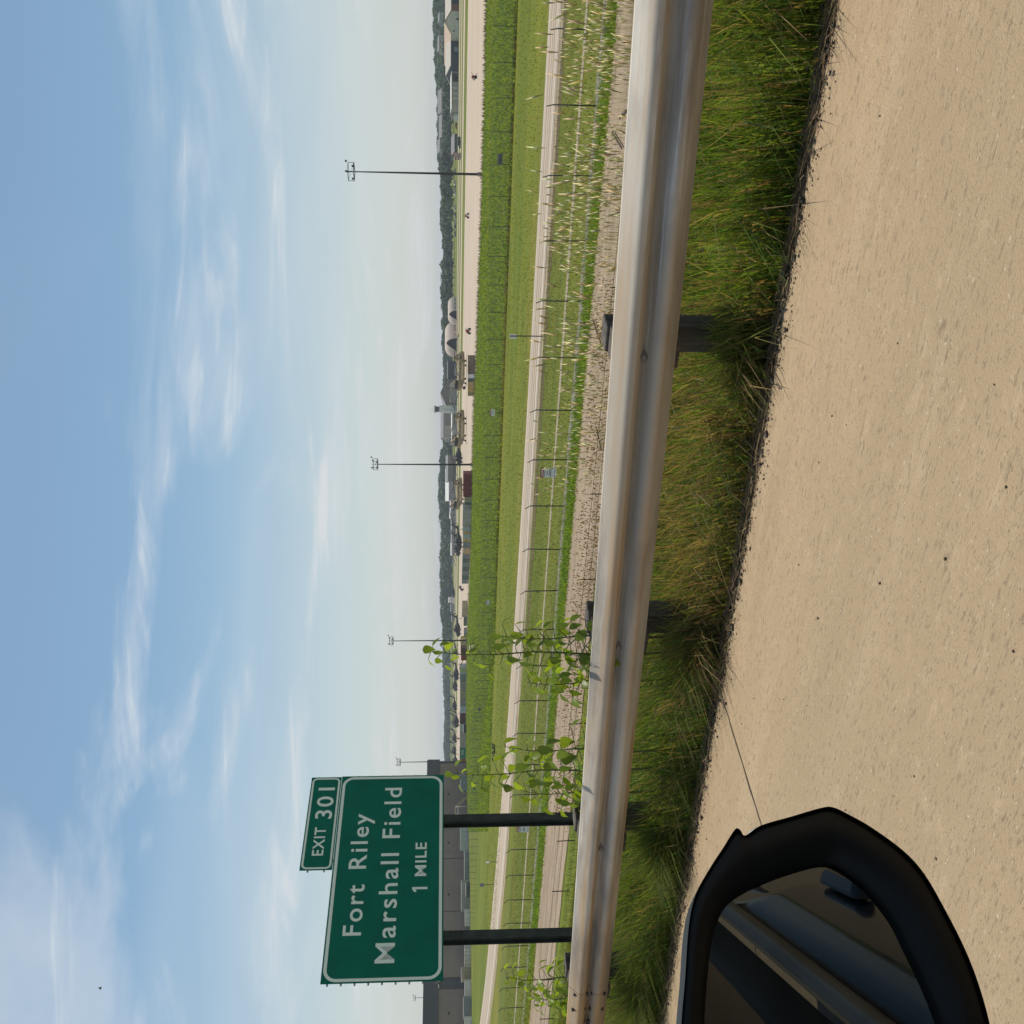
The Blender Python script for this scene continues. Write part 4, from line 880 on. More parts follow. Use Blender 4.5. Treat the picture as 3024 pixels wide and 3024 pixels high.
# ================================================================== TREES
m_tree = leafmat('tree foliage', .6, .25, True); m_bark = mat('bark', (.07, .055, .04), .9)
def crown_mesh(name, seed, n=420, tall=1.):
    r = np.random.default_rng(seed); K = 11
    cen = r.normal(size=(K, 3)) * (.30, .30, .22) + (0, 0, .60); cen[:, 2] = np.clip(cen[:, 2], .32, .86); rad = r.uniform(.17, .30, K)
    V = []; T = []; Cc = []
    for i in range(n):
        k = r.integers(K); d = r.normal(size=3); d /= np.linalg.norm(d); p_ = cen[k] + d * rad[k] * r.uniform(.7, 1.05) * (1, 1, .85)
        a = r.normal(size=3); a /= np.linalg.norm(a); b = np.cross(a, d); b /= np.linalg.norm(b) + 1e-6; sz = r.uniform(.045, .085)
        j = len(V); V += [p_ - a * sz, p_ + b * sz, p_ + a * sz, p_ - b * sz]; T += [(j, j + 1, j + 2), (j, j + 2, j + 3)]
        c = np.array((.040, .075, .020)) * r.uniform(.6, 1.5) * (1 + .25 * (r.random(3) - .5)); Cc += [c] * 4
    V = np.array(V); V[:, 2] *= tall
    return np_mesh(name, V, np.array(T), np.array(Cc), m_tree)
crowns = [crown_mesh('crown', 11 + k, 480, (1, 1.12, .9, 1.05)[k]) for k in range(4)]
trunk_me = MB().tube((0, 0, -.05), (0, 0, .45), .028, .018, 7).tube((0, 0, .34), (.16, .05, .6), .014, .008, 5).tube((0, 0, .36), (-.14, .06, .62), .014, .008, 5).mesh('trunk', m_bark)
PROF = [(-200, 1276), (0, 1278), (100, 1280), (200, 1284), (300, 1292), (450, 1291), (520, 1297), (600, 1302), (640, 1296), (700, 1303), (760, 1308), (782, 1297), (820, 1308), (860, 1297), (900, 1304), (1000, 1302), (1060, 1307), (1130, 1308), (1310, 1308), (1340, 1300), (1372, 1296), (1430, 1293), (1480, 1292), (1560, 1300), (1600, 1302), (1620, 1297), (1700, 1296), (1740, 1302), (1780, 1296), (1820, 1300), (1870, 1307), (1960, 1305), (2020, 1308), (2040, 1305), (2060, 1311), (2160, 1311), (2175, 1308), (2250, 1312), (3200, 1312)]
def vtop(y): return float(np.interp(y, [p[0] for p in PROF], [p[1] for p in PROF]))
LB = {'n': 'broad dark green tree in the front line of trees beyond the taxiways', 'f': 'hazy blue-green tree in the far line of woods'}
y_ = -140.; cnt = 0
while y_ < 2300:
    near_ = y_ < 1010
    Y = random.uniform(860, 1000) if near_ else (random.uniform(1150, 1400) if y_ < 1860 else random.uniform(1500, 1900))
    x = (1512 - y_) / FL * Y; s_, t_ = ST(x, Y); gz = float(zg(s_, t_))
    vt = vtop(y_) + random.uniform(-1, 3)
    if near_ and y_ < 470: vt = max(vt, 1303) + random.uniform(0, 6)
    ht = max(6., CZ + (1320 - vt) / FL * Y - gz)
    e = empty('tree', (x, Y, gz), random.uniform(0, 6.28), LB['n' if near_ else 'f'], 'tree', 'trees along the edge of the airfield' if near_ else 'trees of the far wood')
    wd = ht * random.uniform(.95, 1.4)
    cme = crowns[random.randrange(4)]; zx = max(v.co.z for v in cme.vertices)
    for nm, me in (('crown', cme), ('trunk', trunk_me)):
        o = link(nm, me, None, e); o.scale = (wd, wd, ht / zx)
    cnt += 1; y_ += wd / Y * FL * random.uniform(.30, .5)
# the wooded mass behind them, one mass nobody could count
V0 = []; T0 = []; C0 = []; nb = 0
def wood(n, yr, Yf, vf, cbase, tag_):
    global V0, T0, C0
    r = RNG; ys = r.uniform(*yr, n); Y = Yf(ys, r.random(n)); x = (1512 - ys) / FL * Y
    s_ = D.x * x + D.y * Y; t_ = N.x * x + N.y * Y; gz = zg(s_, t_)
    top = CZ + (1320 - np.array([vf(q) for q in ys])) / FL * Y; top = np.maximum(top, gz + 6)
    f = r.random(n) ** .7; z = gz + (top - gz) * f * r.uniform(.86, 1.0, n)
    sz = r.uniform(.9, 2.4, n); a = r.normal(size=(n, 3)); a /= np.linalg.norm(a, axis=1)[:, None]; b = r.normal(size=(n, 3)); b -= a * (a * b).sum(1)[:, None]; b /= np.linalg.norm(b, axis=1)[:, None]
    P = np.c_[x, Y, z]; a *= sz[:, None]; b *= sz[:, None]
    V = np.stack([P - a, P + b, P + a, P - b], 1).reshape(-1, 3); i = np.arange(n) * 4
    T = np.r_[np.c_[i, i + 1, i + 2], np.c_[i, i + 2, i + 3]]
    c = np.repeat(np.array(cbase)[None] * r.uniform(.6, 1.5, (n, 1)), 4, 0)
    return link('woodland', np_mesh('woodland', V, T, c, m_tree))
o = wood(26000, (-160, 480), lambda y, q: 1080 + 420 * q, lambda y: vtop(y) + 1 + 2 * sin(y * .13), (.038, .070, .022), 0); tag(o, 'hillside wood rising behind the right-hand hangars', 'woods', kind='stuff')
o = wood(30000, (440, 1900), lambda y, q: 1250 + 240 * q, lambda y: vtop(y) + 2.5 + 2 * sin(y * .11), (.038, .068, .024), 0); tag(o, 'long wooded ridge beyond the airfield buildings', 'woods', kind='stuff')
o = wood(16000, (1800, 3200), lambda y, q: 1700 + 260 * q, lambda y: vtop(y) + 1.5 + 1.2 * sin(y * .09), (.036, .062, .026), 0); tag(o, 'farthest blue line of woods behind the parked helicopters', 'woods', kind='stuff')

# ================================================================== GRASS AND WEEDS
m_grass = leafmat('grass blades', .5, .5); m_fgrass = leafmat('field grass', .6, .55); m_drygr = leafmat('dry stalks', .7, .35)
def blades(P, h, w_, lean, col, curve=1.0, r=RNG):
    n = len(P); a = r.uniform(0, 2 * np.pi, n); side = np.c_[np.cos(a), np.sin(a), np.zeros(n)] * w_[:, None]
    b = r.uniform(0, 2 * np.pi, n); ld = np.c_[np.cos(b), np.sin(b), np.zeros(n)] if lean.ndim == 1 else np.c_[lean, np.zeros(n)]
    la = lean if lean.ndim == 1 else np.ones(n); ld = ld * la[:, None]
    up = np.array((0, 0, 1.))
    p1 = P + up * (h * .55)[:, None] + ld * (h * .22 * curve)[:, None]; p2 = P + up * (h * np.clip(1 - .25 * (np.linalg.norm(ld, axis=1)) ** 2, .4, 1))[:, None] + ld * (h * .8)[:, None]
    V = np.stack([P - side, P + side, p1 - side * .75, p1 + side * .75, p2], 1).reshape(-1, 3); i = np.arange(n) * 5
    T = np.r_[np.c_[i, i + 1, i + 3], np.c_[i, i + 3, i + 2], np.c_[i + 2, i + 3, i + 4]]
    return V, T, np.repeat(col, 5, 0)
def st_points(s_, t_): return np.c_[D.x * s_ + N.x * t_, D.y * s_ + N.y * t_, zg(s_, t_)]
def shade(n, base, vr, r=RNG): return np.array(base)[None] * r.uniform(1 - vr, 1 + vr, (n, 1)) * (1 + .2 * (r.random((n, 3)) - .5))
def noise1(x, k=0): return .5 + .25 * (np.sin(x * 1.7 + k) + np.sin(x * 4.1 + 1.3 + k * 2) * .6 + np.sin(x * 9.7 + k) * .4)
r = RNG
# roadside grass under and behind the guardrail
n = 62000; cs = r.uniform(-1.5, 12.5, 900); ct = 4.30 + 2.5 * r.random(900) ** 1.6; ci = r.integers(0, 900, n)
s_ = cs[ci] + r.normal(0, .07, n); t_ = np.maximum(ct[ci] + r.normal(0, .06, n), 4.265 + .05 * r.random(n))
t_[:17000] = 4.33 + .27 * r.random(17000); s_[:9000] = np.array(POSTS)[r.integers(5, 13, 9000)] + r.normal(0, .10, 9000); edge = np.clip((t_ - 4.25) / .40, 0, 1); edge[:17000] = np.maximum(edge[:17000], .75); h = (.11 + .36 * edge) * r.uniform(.55, 1.25, n) * (.8 + .4 * noise1(s_, 1)); h = np.minimum(h, .54); h[:9000] = r.uniform(.26, .50, 9000)
zone = sm((s_ - 1.6) / .35) * sm((4.15 - s_) / .35); dry = np.clip(.10 + .22 * noise1(s_ * .8, 2) + zone * (.12 + .42 * noise1(s_ * 1.4, 5)), 0, .75); isd = r.random(n) < dry; h = h * (1 - .22 * zone)
col = np.where(isd[:, None], shade(n, (.25, .19, .105), .45), np.where((r.random(n) < .45)[:, None], shade(n, (.16, .215, .04), .35), shade(n, (.075, .14, .03), .4)))
lean = np.c_[-N.x + r.normal(0, .6, n) + D.x * .2, -N.y + r.normal(0, .6, n)] * r.uniform(.15, .95, (n, 1))
V, T, Cc = blades(st_points(s_, t_), h, r.uniform(.0022, .0055, n), lean, col)
tag(link('roadside_grass', np_mesh('roadside_grass', V, T, Cc, m_grass)), 'long green and straw-coloured grass growing under the guardrail', 'grass', kind='stuff')
# straw and pebbles along the pavement edge
n = 5200; s_ = r.uniform(-1, 12, n); t_ = 4.20 + r.normal(0, .045, n) + .05 * noise1(s_ * 1.3, 4); P = np.c_[D.x * s_ + N.x * t_, D.y * s_ + N.y * t_, zr(s_) + np.where(t_ < 4.25, .004, -.02) + r.uniform(0, .025, n)]
a = r.normal(0, .5, n); ln_ = r.uniform(.03, .16, n); d = np.c_[D.x * np.cos(a) + N.x * np.sin(a), D.y * np.cos(a) + N.y * np.sin(a), r.uniform(-.02, .1, n)] * ln_[:, None] / 2
sd_ = np.c_[-d[:, 1], d[:, 0], np.zeros(n)]; sd_ = sd_ / np.linalg.norm(sd_, axis=1)[:, None] * r.uniform(.001, .0022, (n, 1))
V = np.stack([P - d - sd_, P - d + sd_, P + d + sd_, P + d - sd_], 1).reshape(-1, 3); i = np.arange(n) * 4
tag(link('straw', np_mesh('straw', V, np.r_[np.c_[i, i + 1, i + 2], np.c_[i, i + 2, i + 3]], np.repeat(shade(n, (.26, .19, .11), .5), 4, 0), m_drygr)), 'dead straw littering the edge of the concrete shoulder', 'straw', kind='stuff')
def stones(n, P, sz, base, name, label):
    O8 = np.array([(1, 0, 0), (0, 1, 0), (-1, 0, 0), (0, -1, 0), (0, 0, .7), (0, 0, -.7)], float); F8 = np.array([(0, 1, 4), (1, 2, 4), (2, 3, 4), (3, 0, 4), (1, 0, 5), (2, 1, 5), (3, 2, 5), (0, 3, 5)])
    J = O8[None] * r.uniform(.6, 1.3, (n, 6, 1)) * sz[:, None, None]; a = r.uniform(0, 6.28, n); c, s2 = np.cos(a), np.sin(a)
    X = J[:, :, 0] * c[:, None] - J[:, :, 1] * s2[:, None]; Y = J[:, :, 0] * s2[:, None] + J[:, :, 1] * c[:, None]
    V = (np.stack([X, Y, J[:, :, 2]], -1) + P[:, None]).reshape(-1, 3); T = (F8[None] + (np.arange(n) * 6)[:, None, None]).reshape(-1, 3)
    tag(link(name, np_mesh(name, V, T, np.repeat(shade(n, base, .5), 6, 0), m_drygr)), label, 'stones', kind='stuff')
n = 5200; s_ = r.uniform(-1, 12, n); t_ = 4.23 - np.abs(r.normal(0, .075, n)) * (r.random(n) < .85) - (r.random(n) < .02) * r.uniform(0, 2.5, n)
stones(n, np.c_[D.x * s_ + N.x * t_, D.y * s_ + N.y * t_, zr(s_) + .002], r.uniform(.002, .008, n), (.17, .135, .10), 'pebbles', 'fine pebbles strewn along the edge of the concrete shoulder')
n = 2400; s_ = r.uniform(-1, 12, n); t_ = 4.22 + r.normal(0, .05, n); stones(n, np.c_[D.x * s_ + N.x * t_, D.y * s_ + N.y * t_, zr(s_) - .01 + r.uniform(0, .02, n)], r.uniform(.006, .02, n), (.09, .08, .07), 'edge_rubble', 'dark rubble between the grass and the concrete')
# embankment grass, down to the wire fence
n = 60000; t_ = 6.3 + 30 * r.random(n) ** 1.1; s_ = r.uniform(-6, 1, n) + t_ * r.uniform(.0, 2.25, n)
col = np.where((r.random(n) < .38)[:, None], shade(n, (.20, .165, .05), .4), shade(n, (.085, .130, .018), .4))
V, T, Cc = blades(st_points(s_, t_), r.uniform(.10, .32, n) * (.6 + .5 * noise1(s_ * .5, 3)), r.uniform(.006, .014, n), r.uniform(.1, .9, n), col)
tag(link('embankment_grass', np_mesh('embankment_grass', V, T, Cc, m_grass)), 'rough grass covering the embankment below the highway', 'grass', kind='stuff')
# pale seed-head grass on the embankment, right-hand half
def seedheads(n, s_, t_, hh, cstem, chead, name, label, hl=(.05, .10), hw=.007, nst=1):
    P = st_points(s_, t_); lean = r.normal(0, .12, (n, 2)); top = P + np.c_[lean * hh[:, None], hh]
    w_ = .0022; a = r.uniform(0, 6.28, n); sd_ = np.c_[np.cos(a), np.sin(a), np.zeros(n)] * w_
    V1 = np.stack([P - sd_, P + sd_, top], 1).reshape(-1, 3); i = np.arange(n) * 3; T1 = np.c_[i, i + 1, i + 2]
    L_ = r.uniform(*hl, n); drp = np.c_[r.normal(0, .16, (n, 2)), np.ones(n)]; drp /= np.linalg.norm(drp, axis=1)[:, None]
    c0 = top - drp * (L_ * .5)[:, None]; c1 = top + drp * (L_ * .5)[:, None]; cm_ = top
    u = np.cross(drp, np.c_[sd_[:, :2], np.zeros(n) + .001]); u = u / np.linalg.norm(u, axis=1)[:, None] * hw; v = np.cross(drp, u)
    V2 = np.stack([c0, cm_ + u, cm_ + v, cm_ - u, cm_ - v, c1], 1).reshape(-1, 3); j = np.arange(n) * 6 + len(V1)
    T2 = np.concatenate([np.c_[j, j + 1 + k, j + 1 + (k + 1) % 4] for k in range(4)] + [np.c_[j + 5, j + 1 + (k + 1) % 4, j + 1 + k] for k in range(4)])
    Cc = np.r_[np.repeat(shade(n, cstem, .3), 3, 0), np.repeat(shade(n, chead, .25), 6, 0)]
    tag(link(name, np_mesh(name, np.r_[V1, V2], np.r_[T1, T2], Cc, m_drygr)), label, 'grass', kind='stuff')
cl = 70; ctt = r.uniform(7.2, 13.5, cl); cq = r.uniform(.02, .56, cl) ** .8; css = ctt * (D.y + D.x * cq) / (N.y + N.x * cq)
n = 1150; ci = r.integers(0, cl, n); s_ = css[ci] + r.normal(0, .07, n); t_ = ctt[ci] + r.normal(0, .10, n)
seedheads(n, s_, t_, r.uniform(.5, 1.12, n) * (.75 + .35 * r.random(cl)[ci]), (.40, .34, .17), (.74, .66, .46), 'seed_grass', 'pale tall seed-head grass on the embankment behind the guardrail', (.09, .18), .008)
cl = 110; ctt = r.uniform(30, 37, cl); cq = r.uniform(-.30, .22, cl); css = ctt * (D.y + D.x * cq) / (N.y + N.x * cq)
n = 2600; ci = r.integers(0, cl, n); s_ = css[ci] + r.normal(0, .6, n); t_ = ctt[ci] + r.normal(0, .5, n)
seedheads(n, s_, t_, r.uniform(.4, 1.5, n), (.26, .17, .08), (.40, .24, .10), 'dry_weeds', 'rusty brown dry weeds before the gravel track', (.08, .18), .022)
# tufts in the field: verge of the gravel, verge of the road, rough bank up to the apron
def tufts(n, s_, t_, h0, h1, w0, w1, cols, name, label, brown=.75):
    pick = r.integers(0, len(cols), n); col = np.array(cols)[pick] * r.uniform(.82, 1.18, (n, 1))
    f = np.clip(1.6 * (.5 + .28 * np.sin(s_ * .045 + t_ * .21) + .22 * np.sin(s_ * .11 - t_ * .33 + 1) + .25 * np.sin(t_ * .62 + .3 * np.sin(s_ * .05)) - .52), 0, 1)[:, None]; col = col * (1 - brown * f) + np.array((.17, .135, .035)) * brown * f
    V, T, Cc = blades(st_points(s_, t_), r.uniform(h0, h1, n), r.uniform(w0, w1, n), r.uniform(.5, 1.6, n), col)
    tag(link(name, np_mesh(name, V, T, Cc * 1.55, m_fgrass)), label, 'grass', kind='stuff')
GR = [(.125, .142, .008), (.140, .152, .010), (.105, .130, .008)]
n = 30000; t_ = r.uniform(46.2, 48.9, n) + .3 * r.normal(size=n); s_ = t_ * r.uniform(.05, 2.0, n); tufts(n, s_, t_, .12, .45, .015, .03, [(.10, .17, .012), (.13, .19, .02), (.07, .12, .012)], 'verge_grass', 'bright grass strip between the gravel track and the fence')
n = 26000; t_ = r.uniform(50.5, 68, n); s_ = t_ * r.uniform(.05, 2.05, n); k = (np.abs(t_ - 56.65) > .5); t_, s_ = t_[k], s_[k]; tufts(len(t_), s_, t_, .06, .22, .015, .035, GR, 'field_grass', 'mown grass between the fence and the two-lane road')
n = 16000; t_ = r.uniform(78.5, 114, n); s_ = t_ * r.uniform(.05, 1.6, n) ; k = t_ > 79 + .11 * np.maximum(s_ - 60, 0); t_, s_ = t_[k], s_[k]; tufts(len(t_), s_, t_, .06, .25, .02, .05, GR + [(.19, .155, .05)], 'meadow_grass', 'smooth grass between the two-lane road and the far fence')
n = 110000; t_ = 112 + 150 * r.random(n) ** 1.15; s_ = t_ * r.uniform(.08, 1.3, n); lim = np.interp(s_, [28, 60, 83, 102, 129, 152, 177, 246, 275, 400], [197, 200, 208, 213, 229, 234, 236, 266, 263, 280])
k = t_ < lim; t_, s_ = t_[k], s_[k]; tufts(len(t_), s_, t_, .15, .75, .04, .11, [(.105, .160, .010), (.125, .175, .012), (.080, .130, .010)], 'bank_grass', 'rough uncut grass on the bank up to the apron', .18)
n = 9000; t_ = r.uniform(112.3, 114.2, n); s_ = r.uniform(5, 115, n); t_ += np.interp(s_, [97, 112, 124], [1, 4.5, 10]) * (s_ > 97); tufts(n, s_, t_, .1, .5, .03, .08, [(.055, .075, .015), (.09, .065, .03)], 'fence_weeds', 'dark weeds along the foot of the far fence')
n = 5000; e_ = r.uniform(0, 1, n); pts = np.array([(p.x, p.y) for p in anp]); k = np.minimum((e_ * (len(pts) - 1)).astype(int), len(pts) - 2); f = e_ * (len(pts) - 1) - k
xy = pts[k] + (pts[k + 1] - pts[k]) * f[:, None]; xy = xy * (1 - r.uniform(-.004, .006, (n, 1))); P = np.c_[xy, np.full(n, ZF)]
V, T, Cc = blades(P, r.uniform(.2, .9, n), r.uniform(.03, .08, n), r.uniform(.1, .6, n), shade(n, (.17, .15, .07), .4)); tag(link('apron_weeds', np_mesh('apron_weeds', V, T, Cc, m_drygr)), 'ragged dry weeds along the near edge of the apron', 'grass', kind='stuff')

# ================================================================== LEAFY WEEDS BEHIND THE GUARDRAIL
m_leaf = leafmat('broad leaf', .38, .55); m_stem = mat('weed stem', (.10, .125, .035), .6, var=.2)
def leaf_mesh(seed, L_=1., W_=.62):
    q = np.random.default_rng(seed); n = 7; V = [(0, 0, 0)]; prof_ = [0, .62, .95, 1., .86, .58, .28, 0]
    for i in range(1, n):
        x = i / n; hw_ = W_ / 2 * prof_[i] * q.uniform(.88, 1.08); z = -.20 * x * x
        V += [(x - .04, -hw_, z + .10 * hw_ * 2), (x, 0, z - .02), (x - .04, hw_, z + .10 * hw_ * 2)]
    V.append((1.0, 0, -.26)); V = [(a * L_, b, c) for a, b, c in V]; T = [(0, 2, 1), (0, 3, 2)]
    for i in range(n - 2):
        a = 1 + 3 * i; T += [(a, a + 1, a + 4), (a, a + 4, a + 3), (a + 1, a + 2, a + 5), (a + 1, a + 5, a + 4)]
    a = 1 + 3 * (n - 2); T += [(a, a + 1, a + 3), (a + 1, a + 2, a + 3)]
    cc = np.array((.20, .28, .035)) * q.uniform(.6, 1.25)
    return np_mesh('leaf', np.array(V), np.array(T), np.repeat(cc[None], len(V), 0), m_leaf)
leaves = [leaf_mesh(60 + k, 1, .44 + .06 * k) for k in range(6)]
def weed(yb, tb, vtop_, nleaf, smin, smax, label, low=.05, bend=0., bushy=0):
    q = (1512 - yb) / FL; s_ = tb * (D.y + D.x * q) / (N.y + N.x * q); x, y = XY(s_, tb); gz = float(zg(s_, tb)); H = CZ + (1320 - vtop_) / FL * y - gz
    e = empty('leafy_weed', (x, y, gz), 0, label, 'weed', 'broad-leaved weeds behind the guardrail')
    pts_ = [Vector((bend * (k / 8) ** 2 + .012 * math.sin(k * 1.7), .012 * math.cos(k * 2.3), H * k / 8)) for k in range(9)]
    b = MB()
    for k in range(8): b.tube(pts_[k], pts_[k + 1], .011 * (1 - .8 * k / 8), .011 * (1 - .8 * (k + 1) / 8), 6, caps=False)
    tw = MB()
    for i in range(nleaf):
        lo_ = min(.8, max(low, .62 / H)); f = lo_ + (1 - lo_) * ((i + random.random()) / nleaf) ** 1.35; kf = min(7.999, f * 8); k = int(kf); p_ = pts_[k].lerp(pts_[k + 1], kf - k)
        az = i * 2.4 + random.uniform(-.5, .5); pet = random.uniform(.05, .17) * (1.2 - .75 * f) * (1 + bushy * (1 - f)); dv = Vector((cos(az), sin(az), random.uniform(.1, .7)))
        tip = p_ + dv * pet; tw.tube(p_, tip, .0036, .0022, 4, caps=False)
        L_ = random.uniform(smin, smax) * .92 * (1.2 - .55 * f)
        o = link('leaf', random.choice(leaves), None, e, tip); o.scale = (L_, L_, L_)
        o.rotation_euler = (random.uniform(-.5, .5), random.uniform(.35, 1.25), az + random.uniform(-.4, .4))
    b.build('stem', m_stem, e); tag(tw.build('leaf_stalks', m_stem, e), kind='stuff')
    return e
weed(1935, 4.60, 1252, 66, .09, .15, 'tallest broad-leaved weed, its tip reaching into the sky', .12, .02, .8)
weed(1884, 4.58, 1476, 36, .09, .14, 'bushy broad-leaved weed right of the tallest weed', .12, 0, 1.)
weed(2010, 4.66, 1560, 40, .10, .15, 'low bushy weed left of the tallest weed', .15, -.03, 1.)
weed(2278, 4.62, 1322, 50, .10, .16, 'broad-leaved weed beside the right corner of the green sign', .12, -.02, .8)
weed(2225, 4.60, 1490, 22, .10, .17, 'weed with one big pale leaf right of the right sign post', .1, .03, .8)
weed(2345, 4.64, 1545, 36, .10, .15, 'bushy weed at the foot of the right sign post', .15, 0, 1.)
weed(2900, 4.64, 1492, 38, .10, .16, 'broad-leaved weed left of the left sign post', .12, .02, .8)
weed(2955, 4.70, 1570, 36, .10, .15, 'low bushy weed at the left end of the guardrail', .15, 0, 1.)
# dark shrubs by the two-lane road
def shrub(p, wd, ht, label):
    e = empty('shrub', p, random.uniform(0, 6), label, 'shrub', 'shrubs beside the two-lane road'); 
    o = link('crown', crowns[random.randrange(4)], None, e, (0, 0, -ht * .25)); o.scale = (wd, wd, ht)
    o = link('trunk', trunk_me, None, e); o.scale = (wd, wd, ht * .6)
shrub(G(2212, 1462), 1.4, .8, 'small dark green shrub in the meadow beyond the two-lane road')
# fallen branches on the gravel track
m_stick = mat('dead wood', (.10, .075, .055), .9, var=.3)
for k, (pl, lab) in enumerate(((((391, 1808), (405, 1816), (425, 1828), (438, 1836)), 'crooked dead branch lying on the gravel track'), (((327, 1849), (335, 1840), (345, 1832), (352, 1830)), 'short dead branch lying close behind the guardrail'), (((945, 1752), (985, 1764), (1020, 1776)), 'long straight dead stick on the gravel near a guardrail block'), (((1260, 1760), (1295, 1768), (1330, 1776)), 'thin dead stick on the gravel in the dry weeds'))):
    P_ = [G(*q, ZF + .12) for q in pl]; O_ = P_[0].copy(); O_.z = ZF + .02; b = MB()
    for a, c in zip(P_[:-1], P_[1:]): b.tube(a - O_, c - O_, .05, .035, 6)
    tag(b.build('fallen_branch', m_stick, None, O_), lab, 'branch')
# ================================================================== BIRD
e = empty('bird', AT(2918, 298, 62), .6, 'small dark bird flying high in the pale sky', 'bird'); e.scale = (.55, .55, .55); m_bird = mat('bird feathers', (.02, .02, .02), .8)
MB().loft([(-.20, 0, 0, .02, .01), (-.12, 0, 0, .05, .045), (.05, 0, 0, .06, .055), (.15, 0, .01, .035, .035), (.20, 0, .0, .005, .005)], 8, 2).build('body', m_bird, e)
for s_ in (-1, 1): MB().prism([(-.09, 0), (.08, 0), (.06, s_ * .22), (-.02, s_ * .45), (-.08, s_ * .25)], 'z', .01, .022).build('wing', m_bird, e).rotation_euler = (s_ * .45, 0, 0)

# ================================================================== OWN CAR: right flank and door mirror
m_paint = mat('dark blue car paint', (.008, .018, .035), .22, .3, var=.05, coat=1.); m_trim = mat('black trim', (.010, .010, .011), .45, var=.1); m_cgl = mat('car window glass', (.012, .016, .016), .03, var=.02)
m_mirror = mat('mirror glass', (.115, .125, .125), .0, 1., var=.01); m_chr = mat('satin belt moulding', (.22, .22, .22), .3, .8); m_hous = mat('black mirror housing', (.0045, .005, .005), .5, var=.08, scale=30, spec=.25)
TC = .20
def CL(s, t, z): return Vector((*XY(s, t), z))
car = empty('car', CL(-1.2, -.7, float(zr(-1.2))), ANG, 'dark blue car with its black door mirror, seen from its own window', 'car')
bpy.context.view_layer.update(); ci = car.matrix_world.inverted()
def cp(s, t, z): return ci @ CL(s, t, z + float(zr(s)))
def panel(name, s0, s1, sec, m, n=6, th=.03):
    V = []; k = len(sec)
    for i in range(n + 1):
        q = s0 + (s1 - s0) * i / n
        for (t, z) in sec: V.append(cp(q, t, z))
    F = [(i * k + j, i * k + j + 1, (i + 1) * k + j + 1, (i + 1) * k + j) for i in range(n) for j in range(k - 1)]
    o = MB().add(V, F).build(name, m, car); o.data.polygons.foreach_set('use_smooth', [True] * len(o.data.polygons))
    md = o.modifiers.new('thick', 'SOLIDIFY'); md.thickness = th; return o
door = [(TC - .05, .30), (TC + .01, .42), (TC + .035, .55), (TC + .045, .68), (TC + .038, .80), (TC + .02, .90), (TC - .015, .99)]
fd = panel('front_door', -.95, .82, door, m_paint); rd = panel('rear_door', -1.95, -.96, door, m_paint)
panel('rear_quarter', -3.0, -1.96, door, m_paint); panel('front_wing', .83, 1.9, [(t, z) for t, z in door if z < .97], m_paint)
panel('sill', -1.75, .6, [(TC - .06, .17), (TC - .03, .22), (TC - .05, .295)], m_trim)
panel('belt_moulding', -2.3, .82, [(TC - .012, .992), (TC + .004, 1.005), (TC - .012, 1.03)], m_chr)
panel('front_window', -.93, .52, [(TC - .03, 1.035), (TC - .14, 1.25), (TC - .245, 1.44)], m_cgl, th=.005); panel('rear_window', -1.9, -1.06, [(TC - .03, 1.035), (TC - .14, 1.25), (TC - .245, 1.44)], m_cgl, th=.005); panel('quarter_window', -2.4, -1.93, [(TC - .03, 1.035), (TC - .14, 1.25), (TC - .24, 1.40)], m_cgl, th=.005)
panel('door_pillar', -1.055, -.935, [(TC - .02, 1.033), (TC - .13, 1.25), (TC - .235, 1.45)], m_trim); panel('roof_rail', -2.4, .1, [(TC - .245, 1.455), (TC - .28, 1.53), (TC - .36, 1.58)], m_paint); panel('roof', -2.4, .0, [(TC - .37, 1.585), (-.7, 1.63), (-1.5, 1.585)], m_paint)
panel('far_flank', -3.0, 1.9, [(-1.55, .25), (-1.64, .6), (-1.58, .98)], m_paint); panel('floor', -2.9, 1.8, [(-1.5, .25), (TC - .12, .25)], m_trim)
for q, dr in ((-.52, fd), (-1.6, rd)):
    o = MB().add([cp(q + a, TC + .035 + b, .835 + c) for (a, b, c) in [(-.10, .0, -.02), (.10, 0, -.02), (.10, 0, .02), (-.10, 0, .02), (-.085, .03, -.012), (.085, .03, -.012), (.085, .03, .012), (-.085, .03, .012)]], [(3, 2, 1, 0), (4, 5, 6, 7), (0, 1, 5, 4), (1, 2, 6, 5), (2, 3, 7, 6), (3, 0, 4, 7)]).build('handle', m_paint, dr, bevel=.01)
for q in (1.15, -2.35):
    for tt in (TC - .24, -1.55):
        w0, w1 = cp(q, tt, .335), cp(q, tt + .22, .335); MB().tube(w0, w1, .335, n=24).build('wheel', m_tyre, car)
